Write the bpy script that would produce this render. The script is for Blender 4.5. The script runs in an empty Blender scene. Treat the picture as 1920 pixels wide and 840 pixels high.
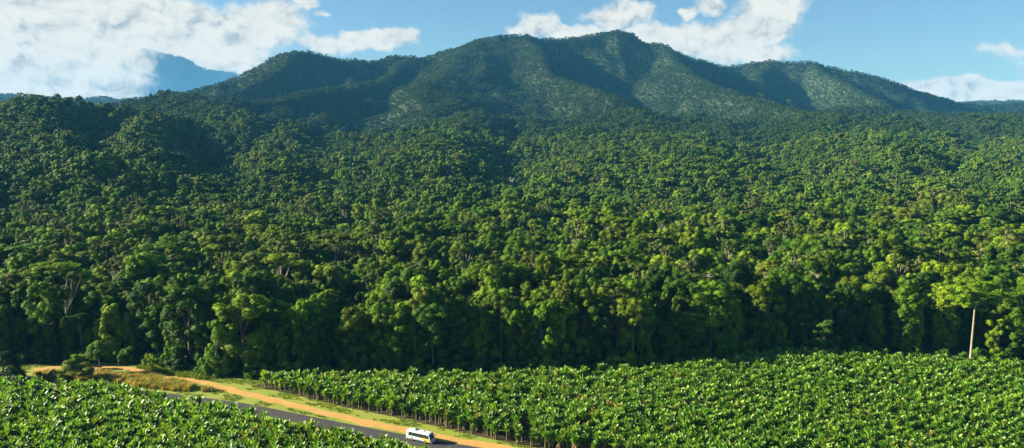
import bpy, math, random
import numpy as np
from mathutils import Vector, Matrix

R = math.radians
random.seed(7)
rng = np.random.default_rng(11)
scene = bpy.context.scene
COL = scene.collection

# ------------------------------------------------------------------ camera
CAM_H = 85.0
F = 1507.0                       # focal length in photograph pixels (1920 wide)
PITCH = math.atan(170.0 / F)
CP, SP = math.cos(PITCH), math.sin(PITCH)
cam_d = bpy.data.cameras.new('camera')
cam = bpy.data.objects.new('camera', cam_d)
COL.objects.link(cam)
cam.location = (0, 0, CAM_H)
cam.rotation_euler = (math.pi / 2 - PITCH, 0, 0)
cam_d.sensor_width = 36.0
cam_d.lens = 36.0 * F / 1920.0
cam_d.clip_start = 0.5
cam_d.clip_end = 40000
scene.camera = cam


def ray(px, py):
    """direction of a photograph pixel (x right, y away, z up)"""
    a = (px - 960.0) / F
    b = (420.0 - py) / F
    return np.array([a, CP + b * SP, -SP + b * CP])


def G(px, py, z=0.0):
    d = ray(px, py)
    t = (z - CAM_H) / d[2]
    return np.array([d[0] * t, d[1] * t, z])


def AT(px, py, D):
    """point on a pixel's ray at horizontal distance D along y"""
    d = ray(px, py)
    t = D / d[1]
    return np.array([d[0] * t, D, CAM_H + d[2] * t])


def project(P):
    P = np.atleast_2d(P)
    x, y, z = P[:, 0], P[:, 1], P[:, 2] - CAM_H
    depth = y * CP - z * SP
    up = y * SP + z * CP
    depth = np.where(depth < 1, 1, depth)
    return 960 + F * x / depth, 420 - F * up / depth, depth


# ------------------------------------------------------------------ noise
def _hash(ix, iy, seed):
    h = (ix.astype(np.int64) * 374761393 + iy.astype(np.int64) * 668265263 + seed * 974634777) & 0xFFFFFFFF
    h = ((h ^ (h >> 13)) * 1274126177) & 0xFFFFFFFF
    h = h ^ (h >> 16)
    return (h & 0xFFFF) / 65535.0


def vnoise(x, y, seed=0):
    ix, iy = np.floor(x), np.floor(y)
    fx, fy = x - ix, y - iy
    fx = fx * fx * fx * (fx * (fx * 6 - 15) + 10)
    fy = fy * fy * fy * (fy * (fy * 6 - 15) + 10)
    a = _hash(ix, iy, seed); b = _hash(ix + 1, iy, seed)
    c = _hash(ix, iy + 1, seed); d = _hash(ix + 1, iy + 1, seed)
    return (a * (1 - fx) + b * fx) * (1 - fy) + (c * (1 - fx) + d * fx) * fy


def fbm(x, y, seed=0, octv=4):
    s, a, t = 0, 1.0, 0
    for o in range(octv):
        s = s + a * vnoise(x, y, seed + o * 17)
        t += a
        a *= 0.5
        x, y = x * 2.03 + 5.1, y * 2.03 - 3.7
    return s / t          # 0..1


# ------------------------------------------------------------------ terrain
def ridge(pts, slope, width=1.0, drop=12.0):
    P = np.array([AT(px, py, D) for px, py, D in pts])
    P[:, 2] -= drop
    return P, slope, width


RIDGES = [
    # main crest
    ridge([(150, 215, 2500), (270, 190, 2550), (330, 178, 2600), (400, 158, 2650), (480, 127, 2720), (540, 103, 2780), (580, 98, 2800),
           (620, 106, 2850), (680, 117, 2950), (740, 109, 3000), (775, 109, 3000), (840, 94, 3050), (890, 77, 3100),
           (935, 68, 3100), (975, 66, 3100), (1010, 73, 3150), (1050, 73, 3220), (1085, 69, 3260), (1120, 64, 3280),
           (1150, 57, 3300), (1175, 63, 3300), (1195, 76, 3280), (1240, 86, 3220), (1270, 100, 3300), (1300, 113, 3400),
           (1340, 120, 3480), (1440, 117, 3480), (1530, 119, 3420), (1600, 132, 3380), (1660, 148, 3350),
           (1710, 168, 3400), (1760, 185, 3500), (1800, 192, 3600), (1920, 195, 3700), (2150, 188, 3900)], 0.74, drop=8.0),
    # left peak, lit shoulder coming down towards the viewer
    ridge([(560, 100, 2790), (535, 112, 2700), (505, 135, 2560), (470, 152, 2400), (430, 168, 2280), (380, 178, 2150), (330, 190, 2050)], 0.50),
    ridge([(680, 117, 2950), (655, 140, 2750), (640, 158, 2560)], 0.55),
    ridge([(775, 109, 3000), (740, 125, 2800), (700, 145, 2600), (650, 158, 2350), (560, 166, 2150), (490, 180, 2000), (420, 198, 1850), (360, 214, 1750)], 0.42),
    # spur of the twin summit, casting the first big shadow
    ridge([(985, 66, 3110), (1000, 84, 2980), (1008, 104, 2820), (1030, 126, 2660), (1068, 146, 2500), (1105, 165, 2330), (1150, 186, 2120)], 0.66),
    ridge([(890, 77, 3100), (850, 112, 2800), (810, 146, 2450), (770, 180, 2120)], 0.40),
    # spurs below the top
    ridge([(1240, 86, 3220), (1252, 100, 3080), (1280, 122, 2900), (1314, 144, 2720), (1346, 164, 2560), (1392, 178, 2400), (1440, 192, 2220), (1500, 208, 2000)], 0.70),
    ridge([(1440, 117, 3480), (1425, 138, 3300), (1420, 160, 3100), (1430, 178, 2850)], 0.48),
    ridge([(1530, 119, 3420), (1545, 135, 3280), (1575, 153, 3080), (1610, 170, 2880), (1650, 190, 2680)], 0.72),
    # foothills
    ridge([(1480, 214, 2100), (1560, 202, 2250), (1620, 199, 2300), (1700, 206, 2250), (1800, 215, 2200), (1920, 222, 2150), (2100, 226, 2100)], 0.38),
    ridge([(150, 215, 1750), (210, 203, 1700), (270, 196, 1720), (320, 186, 1800), (360, 190, 1700), (420, 208, 1550), (470, 224, 1450)], 0.40),
    # near left hill
    ridge([(-420, 170, 1150), (-150, 184, 1130), (0, 192, 1150), (60, 189, 1150), (150, 192, 1180), (220, 199, 1220), (290, 212, 1250), (350, 226, 1260),
           (410, 240, 1250), (450, 254, 1200)], 0.42, drop=24.0),
    ridge([(60, 189, 1150), (70, 225, 1000), (110, 262, 880), (170, 300, 760)], 0.36, drop=18.0),
    ridge([(290, 212, 1250), (270, 240, 1080), (255, 272, 950), (280, 300, 820)], 0.36, drop=18.0),
    ridge([(620, 215, 1950), (560, 240, 1600), (520, 262, 1300), (500, 290, 1050), (520, 315, 880)], 0.30, drop=18.0),
    ridge([(900, 215, 1900), (860, 240, 1550), (820, 262, 1250), (800, 290, 1030)], 0.26, drop=18.0),
    ridge([(1180, 210, 1950), (1210, 235, 1600), (1260, 262, 1300), (1300, 290, 1050)], 0.26, drop=18.0),
    ridge([(1640, 225, 1950), (1600, 245, 1600), (1640, 268, 1300), (1700, 290, 1080)], 0.24, drop=18.0),
    # far hills under the cloud
    ridge([(-300, 150, 5200), (60, 178, 5200), (150, 188, 5200), (185, 183, 5250), (225, 187, 5200), (262, 182, 5200), (300, 186, 5200), (420, 190, 5200)], 0.5),
    ridge([(1700, 196, 6000), (1850, 190, 6000), (2000, 186, 6000), (2300, 180, 6000)], 0.5),
]

VALLEYS = [([(1050, 88, 3180), (1068, 115, 2980), (1095, 145, 2700), (1125, 165, 2480)], 85, 110),
           ([(1300, 122, 3320), (1350, 150, 3080), (1420, 172, 2780), (1490, 192, 2450)], 80, 140),
           ([(655, 128, 2820), (610, 148, 2640), (560, 165, 2450), (470, 182, 2250), (400, 195, 2080)], 105, 150),
           ([(1480, 140, 3300), (1500, 160, 3100), (1520, 180, 2800)], 40, 80),
           ([(1600, 150, 3250), (1650, 170, 3100), (1740, 190, 2900), (1840, 202, 2780), (2000, 210, 2700)], 115, 200),
           ([(760, 140, 2750), (735, 165, 2500), (720, 185, 2200)], 30, 70),
           ([(680, 190, 2050), (620, 212, 1850), (540, 232, 1600), (470, 250, 1400), (430, 275, 1200)], 42, 110),
           ([(310, 235, 1150), (370, 262, 1080), (430, 290, 1000), (480, 320, 880)], 34, 80),
           ([(150, 225, 1080), (180, 255, 980), (190, 290, 860)], 20, 55),
           ([(980, 225, 1800), (960, 255, 1400), (950, 290, 1050), (980, 330, 850)], 22, 70),
           ([(1400, 225, 1850), (1420, 255, 1400), (1450, 290, 1080)], 22, 70),
           ([(1800, 235, 1800), (1820, 260, 1400), (1800, 300, 1000)], 20, 70)]
VALLEYS = [(np.array([AT(*p)[:2] for p in v]), d, w) for v, d, w in VALLEYS]

_bd = np.array([0, 420, 700, 874, 1184, 1600, 2000, 2500, 3200, 5000, 40000.])
_bz = np.array([0, 0, 4, 9, 32, 62, 92, 120, 120, 80, 60.])


def terrain(x, y):
    x = np.asarray(x, float); y = np.asarray(y, float)
    D = np.maximum(y, 0)
    wx = x + 60 * (fbm(x / 260, y / 260, 3, 3) - 0.5) * np.clip((D - 900) / 900, 0, 1)
    wy = y + 60 * (fbm(x / 260, y / 260, 9, 3) - 0.5) * np.clip((D - 900) / 900, 0, 1)
    base = np.interp(D, _bd, _bz)
    z = base.copy()
    dmin = np.full(x.shape, 1e9)
    k = 9.0
    acc = np.exp((z - 0) / k * 0) * 0
    zs = [base]
    for P, slope, w in RIDGES:
        best = np.full(x.shape, -1e9)
        for a, b in zip(P[:-1], P[1:]):
            e = b[:2] - a[:2]
            t = np.clip(((wx - a[0]) * e[0] + (wy - a[1]) * e[1]) / (e @ e), 0, 1)
            d = np.hypot(wx - a[0] - t * e[0], wy - a[1] - t * e[1])
            zr = a[2] + t * (b[2] - a[2])
            v = zr - slope * (np.sqrt(d * d + 14.0 ** 2) - 14.0) * (1 - 0.00022 * np.minimum(d, 1500))
            best = np.maximum(best, v)
            dmin = np.minimum(dmin, np.where(v > base, d, 1e9))
        zs.append(best)
    m = zs[0]
    for q in zs[1:]:
        m = np.maximum(m, q)
    s = 0
    for q in zs:
        s = s + np.exp(np.maximum((q - m) / k, -30))
    z = m + k * np.log(s) - k * 0.69 * np.clip(dmin / 60, 0, 1) * 0
    near = np.clip((D - 420) / 500, 0, 1)
    for P, dep_, w_ in VALLEYS:
        dv = np.full(x.shape, 1e9)
        for i, (a, b) in enumerate(zip(P[:-1], P[1:])):
            e = b - a
            t = np.clip(((wx - a[0]) * e[0] + (wy - a[1]) * e[1]) / (e @ e), 0, 1)
            dv = np.minimum(dv, np.hypot(wx - a[0] - t * e[0], wy - a[1] - t * e[1]))
        z = z - dep_ * np.exp(-dv / w_ * 1.2) * np.clip(dmin / 70, 0.1, 1)
    far = np.clip((D - 1400) / 900, 0, 1)
    keep = 0.35 + 0.65 * np.clip(dmin / 120, 0, 1)
    g1 = 1 - np.abs(fbm(x / 230, y / 300, 21, 3) * 2 - 1) * 2
    z = z + near * (fbm(x / 150, y / 150, 5, 3) - 0.5) * (24 + 16 * far) * keep
    z = z + far * g1 * 22 * keep
    g2 = 1 - np.abs(fbm(x / 120 + 7, y / 200, 41, 2) * 2 - 1) * 2
    z = z + np.clip((D - 700) / 700, 0, 1) * g2 * 13 * keep
    flat = np.clip((D - 330) / 120, 0, 1)
    return z * flat


# ------------------------------------------------------------------ materials
def mat(name):
    m = bpy.data.materials.new(name)
    m.use_nodes = True
    nt = m.node_tree
    nt.nodes.clear()
    out = nt.nodes.new('ShaderNodeOutputMaterial')
    return m, nt, out


def N(nt, kind, **kw):
    n = nt.nodes.new(kind)
    for k, v in kw.items():
        if k.startswith('in_'):
            key = k[3:]
            key = int(key) if key.isdigit() else key
            n.inputs[key].default_value = v
        else:
            setattr(n, k, v)
    return n


def ramp(nt, fac, stops):
    r = nt.nodes.new('ShaderNodeValToRGB')
    el = r.color_ramp.elements
    el[0].position, el[0].color = stops[0][0], (*stops[0][1], 1)
    el[1].position, el[1].color = stops[-1][0], (*stops[-1][1], 1)
    for p, c in stops[1:-1]:
        e = el.new(p); e.color = (*c, 1)
    nt.links.new(fac, r.inputs[0])
    return r.outputs[0]


def foliage_mat(name, stops, rough=0.6, transl=0.28, gloss=0.12, region=0.35, tint_amt=0.55, bvar=0.7):
    """leaf colour varies tree by tree, patch by patch and clump by clump"""
    m, nt, out = mat(name)
    L = nt.links.new
    oi = N(nt, 'ShaderNodeObjectInfo')
    geo = N(nt, 'ShaderNodeNewGeometry')
    no = N(nt, 'ShaderNodeTexNoise', in_Scale=0.006, in_Detail=3.0)
    L(oi.outputs['Location'], no.inputs['Vector'])
    mr = N(nt, 'ShaderNodeMath', operation='MULTIPLY_ADD')
    L(no.outputs[0], mr.inputs[0]); mr.inputs[1].default_value = region * 2; mr.inputs[2].default_value = -region
    ad = N(nt, 'ShaderNodeMath', operation='ADD', use_clamp=True)
    L(oi.outputs['Random'], ad.inputs[0]); L(mr.outputs[0], ad.inputs[1])
    c = ramp(nt, ad.outputs[0], stops)
    at = N(nt, 'ShaderNodeAttribute', attribute_name='tint')
    mm = N(nt, 'ShaderNodeMath', operation='MULTIPLY_ADD')
    L(at.outputs['Fac'], mm.inputs[0]); mm.inputs[1].default_value = tint_amt * 1.6; mm.inputs[2].default_value = 1 - tint_amt * 0.8
    # a second hash of the object's random number for brightness
    h = N(nt, 'ShaderNodeMath', operation='MULTIPLY'); L(oi.outputs['Random'], h.inputs[0]); h.inputs[1].default_value = 37.77
    fr = N(nt, 'ShaderNodeMath', operation='FRACT'); L(h.outputs[0], fr.inputs[0])
    m2 = N(nt, 'ShaderNodeMath', operation='MULTIPLY_ADD'); L(fr.outputs[0], m2.inputs[0]); m2.inputs[1].default_value = bvar; m2.inputs[2].default_value = 1 - bvar / 2
    m3 = N(nt, 'ShaderNodeMath', operation='MULTIPLY'); L(mm.outputs[0], m3.inputs[0]); L(m2.outputs[0], m3.inputs[1])
    sc = N(nt, 'ShaderNodeVectorMath', operation='SCALE'); L(c, sc.inputs[0]); L(m3.outputs[0], sc.inputs['Scale'])
    pr = N(nt, 'ShaderNodeBsdfPrincipled')
    pr.inputs['Roughness'].default_value = rough
    pr.inputs['Specular IOR Level'].default_value = gloss
    L(sc.outputs[0], pr.inputs['Base Color'])
    tr = N(nt, 'ShaderNodeBsdfTranslucent')
    ty = N(nt, 'ShaderNodeMix', data_type='RGBA', blend_type='MULTIPLY'); ty.inputs[0].default_value = 1
    L(sc.outputs[0], ty.inputs[6]); ty.inputs[7].default_value = (1.5, 1.45, 0.5, 1)
    L(ty.outputs[2], tr.inputs['Color'])
    mx = N(nt, 'ShaderNodeMixShader'); mx.inputs[0].default_value = transl
    L(pr.outputs[0], mx.inputs[1]); L(tr.outputs[0], mx.inputs[2])
    L(mx.outputs[0], out.inputs[0])
    return m


def surf_mat(name, stops, scale=0.3, detail=6, rough=0.9, bump=0.0, spec=0.2, scale2=None, coord='Object', bscale=None):
    m, nt, out = mat(name)
    L = nt.links.new
    tc = N(nt, 'ShaderNodeTexCoord')
    no = N(nt, 'ShaderNodeTexNoise', in_Scale=scale, in_Detail=detail, in_Roughness=0.65)
    L(tc.outputs[coord], no.inputs['Vector'])
    f = no.outputs[0]
    if scale2:
        n2 = N(nt, 'ShaderNodeTexNoise', in_Scale=scale2, in_Detail=3)
        L(tc.outputs[coord], n2.inputs['Vector'])
        a = N(nt, 'ShaderNodeMath', operation='MULTIPLY_ADD'); L(n2.outputs[0], a.inputs[0]); a.inputs[1].default_value = 0.5
        b = N(nt, 'ShaderNodeMath', operation='MULTIPLY'); L(f, b.inputs[0]); b.inputs[1].default_value = 0.5
        L(b.outputs[0], a.inputs[2]); f = a.outputs[0]
    c = ramp(nt, f, stops)
    pr = N(nt, 'ShaderNodeBsdfPrincipled', in_Roughness=rough)
    pr.inputs['Specular IOR Level'].default_value = spec
    L(c, pr.inputs['Base Color'])
    if bump:
        bn = N(nt, 'ShaderNodeTexNoise', in_Scale=bscale or scale * 3, in_Detail=4)
        L(tc.outputs[coord], bn.inputs['Vector'])
        bp = N(nt, 'ShaderNodeBump', in_Strength=1.0, in_Distance=bump)
        L(bn.outputs[0], bp.inputs['Height']); L(bp.outputs[0], pr.inputs['Normal'])
    L(pr.outputs[0], out.inputs[0])
    return m


def plain(name, col, rough=0.4, metal=0.0, spec=0.5, coat=0.0):
    """paint, rubber, glass: a colour with slight dirt variation"""
    m, nt, out = mat(name)
    tc = N(nt, 'ShaderNodeTexCoord')
    no = N(nt, 'ShaderNodeTexNoise', in_Scale=2.5, in_Detail=5)
    nt.links.new(tc.outputs['Object'], no.inputs['Vector'])
    c = ramp(nt, no.outputs[0], [(0.3, tuple(v * 0.88 for v in col)), (0.7, col)])
    pr = N(nt, 'ShaderNodeBsdfPrincipled', in_Roughness=rough, in_Metallic=metal)
    pr.inputs['Specular IOR Level'].default_value = spec
    pr.inputs['Coat Weight'].default_value = coat
    nt.links.new(c, pr.inputs['Base Color'])
    nt.links.new(pr.outputs[0], out.inputs[0])
    return m


M = {}
M['leaf_green'] = foliage_mat('leaf_green', [(0.0, (0.034, 0.085, 0.007)), (0.3, (0.058, 0.125, 0.006)), (0.6, (0.096, 0.170, 0.006)), (0.85, (0.130, 0.190, 0.008)), (1.0, (0.110, 0.140, 0.016))])
M['leaf_vine'] = foliage_mat('leaf_vine', [(0.0, (0.080, 0.155, 0.007)), (0.5, (0.120, 0.205, 0.007)), (1.0, (0.160, 0.220, 0.010))], transl=0.33)
M['leaf_olive'] = foliage_mat('leaf_olive', [(0.0, (0.060, 0.105, 0.015)), (0.5, (0.088, 0.128, 0.018)), (1.0, (0.115, 0.130, 0.026))], transl=0.22)
M['leaf_far'] = foliage_mat('leaf_far', [(0.0, (0.036, 0.088, 0.008)), (0.35, (0.062, 0.128, 0.007)), (0.65, (0.090, 0.158, 0.007)), (0.9, (0.112, 0.170, 0.010)), (1.0, (0.105, 0.140, 0.020))], transl=0.25)
M['leaf_mountain'] = foliage_mat('leaf_mountain', [(0.0, (0.026, 0.062, 0.008)), (0.5, (0.040, 0.084, 0.009)), (1.0, (0.062, 0.098, 0.014))], bvar=.25, tint_amt=.3)
M['banana_leaf'] = foliage_mat('banana_leaf', [(0.0, (0.075, 0.180, 0.013)), (0.5, (0.120, 0.245, 0.016)), (0.97, (0.180, 0.285, 0.022)), (1.0, (0.24, 0.23, 0.04))], rough=0.43, transl=0.32, gloss=0.42, region=0.15, tint_amt=0.5)
M['bark_pale'] = surf_mat('bark_pale', [(0.3, (0.30, 0.25, 0.18)), (0.7, (0.48, 0.42, 0.33))], scale=1.2, bump=0.03)
M['bark_tan'] = surf_mat('bark_tan', [(0.3, (0.20, 0.165, 0.11)), (0.7, (0.36, 0.31, 0.22))], scale=.8, bump=0.05)
M['bark_dark'] = surf_mat('bark_dark', [(0.3, (0.07, 0.055, 0.04)), (0.7, (0.16, 0.13, 0.10))], scale=1.2, bump=0.03)
M['bark_dead'] = surf_mat('bark_dead', [(0.3, (0.42, 0.38, 0.32)), (0.7, (0.60, 0.56, 0.50))], scale=1.2, bump=0.02)
M['banana_stem'] = surf_mat('banana_stem', [(0.3, (0.10, 0.09, 0.035)), (0.55, (0.20, 0.17, 0.08)), (0.75, (0.10, 0.15, 0.05))], scale=1.6, rough=0.6)
M['dead_leaf'] = surf_mat('dead_leaf', [(0.3, (0.16, 0.10, 0.04)), (0.7, (0.32, 0.22, 0.10))], scale=1.5)
M['soil'] = surf_mat('soil', [(0.32, (0.026, 0.019, 0.012)), (0.5, (0.060, 0.040, 0.022)), (0.62, (0.055, 0.07, 0.018)), (0.75, (0.13, 0.08, 0.038))], scale=0.35, scale2=2.2, bump=0.05)
M['asphalt'] = surf_mat('asphalt', [(0.3, (0.042, 0.041, 0.040)), (0.7, (0.066, 0.064, 0.061))], scale=0.5, scale2=6, rough=0.85, bump=0.004, bscale=30)
M['track'] = surf_mat('track', [(0.28, (0.28, 0.16, 0.050)), (0.45, (0.43, 0.245, 0.070)), (0.6, (0.50, 0.30, 0.090)), (0.75, (0.58, 0.38, 0.14))], scale=0.22, scale2=1.8, bump=0.03)
M['verge'] = surf_mat('verge', [(0.25, (0.13, 0.17, 0.018)), (0.45, (0.19, 0.22, 0.03)), (0.58, (0.25, 0.26, 0.045)), (0.75, (0.33, 0.26, 0.09))], scale=0.10, scale2=1.1, bump=0.08, bscale=3)
M['dry_grass'] = foliage_mat('dry_grass', [(0.0, (0.20, 0.23, 0.04)), (0.5, (0.34, 0.28, 0.09)), (1.0, (0.44, 0.33, 0.13))], rough=0.8, gloss=0.1, transl=0.3)
M['green_grass'] = foliage_mat('green_grass', [(0.0, (0.09, 0.15, 0.02)), (1.0, (0.20, 0.25, 0.04))], rough=0.8, gloss=0.1, transl=0.35)

# ground: verge grass near the road, leaf litter under the forest
m, nt, out = mat('ground')
L = nt.links.new
tc = N(nt, 'ShaderNodeTexCoord')
n1 = N(nt, 'ShaderNodeTexNoise', in_Scale=0.07, in_Detail=6, in_Roughness=0.7); L(tc.outputs['Object'], n1.inputs[0])
n2 = N(nt, 'ShaderNodeTexNoise', in_Scale=1.3, in_Detail=4); L(tc.outputs['Object'], n2.inputs[0])
mm = N(nt, 'ShaderNodeMix'); mm.inputs[0].default_value = 0.4; L(n1.outputs[0], mm.inputs[2]); L(n2.outputs[0], mm.inputs[3])
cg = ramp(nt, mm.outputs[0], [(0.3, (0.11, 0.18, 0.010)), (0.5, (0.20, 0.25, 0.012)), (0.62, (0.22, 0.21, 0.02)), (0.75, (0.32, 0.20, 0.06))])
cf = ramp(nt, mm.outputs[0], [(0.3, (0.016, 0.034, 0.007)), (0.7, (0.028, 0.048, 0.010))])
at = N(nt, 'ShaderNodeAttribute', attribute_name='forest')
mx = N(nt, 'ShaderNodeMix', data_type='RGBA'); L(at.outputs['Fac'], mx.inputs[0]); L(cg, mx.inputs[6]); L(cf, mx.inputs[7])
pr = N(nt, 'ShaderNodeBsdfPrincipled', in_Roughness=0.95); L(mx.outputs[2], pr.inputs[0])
bp = N(nt, 'ShaderNodeBump', in_Distance=0.12); L(n2.outputs[0], bp.inputs['Height']); L(bp.outputs[0], pr.inputs['Normal'])
L(pr.outputs[0], out.inputs[0])
M['ground'] = m


# ------------------------------------------------------------------ mesh helpers
def np_mesh(name, V, quads, mats, midx=None, tint=None, smooth=False):
    V = np.asarray(V, np.float32); quads = np.asarray(quads, np.int32)
    me = bpy.data.meshes.new(name)
    n, k = quads.shape
    me.vertices.add(len(V)); me.vertices.foreach_set('co', V.ravel())
    me.loops.add(n * k); me.loops.foreach_set('vertex_index', quads.ravel())
    me.polygons.add(n)
    me.polygons.foreach_set('loop_start', np.arange(0, n * k, k, dtype=np.int32))
    for q in mats:
        me.materials.append(q)
    if midx is not None:
        me.polygons.foreach_set('material_index', np.asarray(midx, np.int32))
    if smooth:
        me.polygons.foreach_set('use_smooth', np.ones(n, bool))
    if tint is not None:
        a = me.attributes.new('tint', 'FLOAT', 'POINT')
        a.data.foreach_set('value', np.asarray(tint, np.float32))
    me.update(calc_edges=True)
    return me


def link(name, me, parent=None, **props):
    o = bpy.data.objects.new(name, me)
    COL.objects.link(o)
    if parent is not None:
        o.parent = parent
    for k, v in props.items():
        o[k] = v
    return o


def empty(name, loc, rz=0.0, sc=1.0, **props):
    o = bpy.data.objects.new(name, None)
    COL.objects.link(o)
    o.location = loc; o.rotation_euler = (0, 0, rz); o.scale = (sc, sc, sc)
    o.empty_display_size = 0.5
    for k, v in props.items():
        o[k] = v
    return o


class Geo:
    """quads gathered into one mesh"""
    def __init__(s):
        s.V = []; s.Q = []; s.T = []; s.n = 0

    def add(s, V, Q, t=0.5):
        V = np.asarray(V, float); Q = np.asarray(Q, int)
        s.V.append(V); s.Q.append(Q + s.n)
        s.T.append(np.full(len(V), t) if np.isscalar(t) else np.asarray(t))
        s.n += len(V)

    def tube(s, pts, rad, seg=6, t=0.5):
        pts = np.asarray(pts, float)
        k = len(pts)
        V = []
        for i in range(k):
            d = pts[min(i + 1, k - 1)] - pts[max(i - 1, 0)]
            d = d / (np.linalg.norm(d) + 1e-9)
            u = np.cross(d, [0.31, 0.95, 0.05] if abs(d[1]) < 0.9 else [1, 0, 0]); u /= np.linalg.norm(u)
            w = np.cross(d, u)
            for j in range(seg):
                a = 2 * math.pi * j / seg
                V.append(pts[i] + rad[i] * (math.cos(a) * u + math.sin(a) * w))
        Q = []
        for i in range(k - 1):
            for j in range(seg):
                Q.append((i * seg + j, i * seg + (j + 1) % seg, (i + 1) * seg + (j + 1) % seg, (i + 1) * seg + j))
        s.add(V, Q, t)

    def box(s, lo, hi, t=0.5):
        x0, y0, z0 = lo; x1, y1, z1 = hi
        V = [(x0, y0, z0), (x1, y0, z0), (x1, y1, z0), (x0, y1, z0), (x0, y0, z1), (x1, y0, z1), (x1, y1, z1), (x0, y1, z1)]
        Q = [(0, 3, 2, 1), (4, 5, 6, 7), (0, 1, 5, 4), (1, 2, 6, 5), (2, 3, 7, 6), (3, 0, 4, 7)]
        s.add(V, Q, t)

    def mesh(s, name, mats, smooth=False, midx=None):
        return np_mesh(name, np.concatenate(s.V), np.concatenate(s.Q), mats, midx=midx, tint=np.concatenate(s.T), smooth=smooth)


def leaves(g, centre, rad, n, size, r, t, flat=1.0, hang=0.0, up=0.35):
    """n leaf sprays on the shell of one clump; each is a small folded rhombus"""
    d = r.normal(size=(n, 3)); d[:, 2] = d[:, 2] * 0.9 + 0.35 - hang
    d /= np.linalg.norm(d, axis=1)[:, None]
    rr = rad * (0.55 + 0.5 * r.random(n) ** 0.6)
    P = centre + d * rr[:, None] * np.array([1, 1, flat])
    if hang > 0:
        P[:, 2] -= hang * rad * r.random(n) * 1.6
    nr = d * 0.9 + r.normal(size=(n, 3)) * 0.30 + np.array([0, 0, up * .7])
    nr /= np.linalg.norm(nr, axis=1)[:, None]
    a = r.normal(size=(n, 3)); a -= (a * nr).sum(1)[:, None] * nr; a /= np.linalg.norm(a, axis=1)[:, None]
    b = np.cross(nr, a)
    s = size * (0.6 + 0.8 * r.random(n))[:, None]
    V = np.stack([P - a * s, P - b * s * 0.55 - nr * s * 0.12, P + a * s, P + b * s * 0.55 - nr * s * 0.12], 1).reshape(-1, 3)
    Q = np.arange(4 * n).reshape(n, 4)
    tt = np.clip(t + r.normal(size=n) * 0.10, 0, 1)
    g.add(V, Q, np.repeat(tt, 4))


_cs = []
for ax in range(3):
    for sg in (-1, 1):
        for i in range(2):
            for j in range(2):
                q = []
                for (u, v) in ((i - 1, j - 1), (i, j - 1), (i, j), (i - 1, j)):
                    p = [0, 0, 0]; p[ax] = sg; p[(ax + 1) % 3] = u * sg; p[(ax + 2) % 3] = v
                    q.append(tuple(p))
                _cs.append(q)
_cv = sorted({p for q in _cs for p in q}); _ci = {p: i for i, p in enumerate(_cv)}
CSV = np.array(_cv, float); CSV /= np.linalg.norm(CSV, axis=1)[:, None]
CSQ = np.array([[_ci[p] for p in q] for q in _cs])


def shade_core(g, centre, rad, r, t, flat=1.0):
    """inner foliage mass: an uneven opaque lump added to block light through the clump"""
    V = CSV * (rad * (0.62 + 0.36 * r.random(len(CSV))))[:, None] * np.array([1, 1, flat]) + centre
    g.add(V, CSQ, t)


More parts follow.
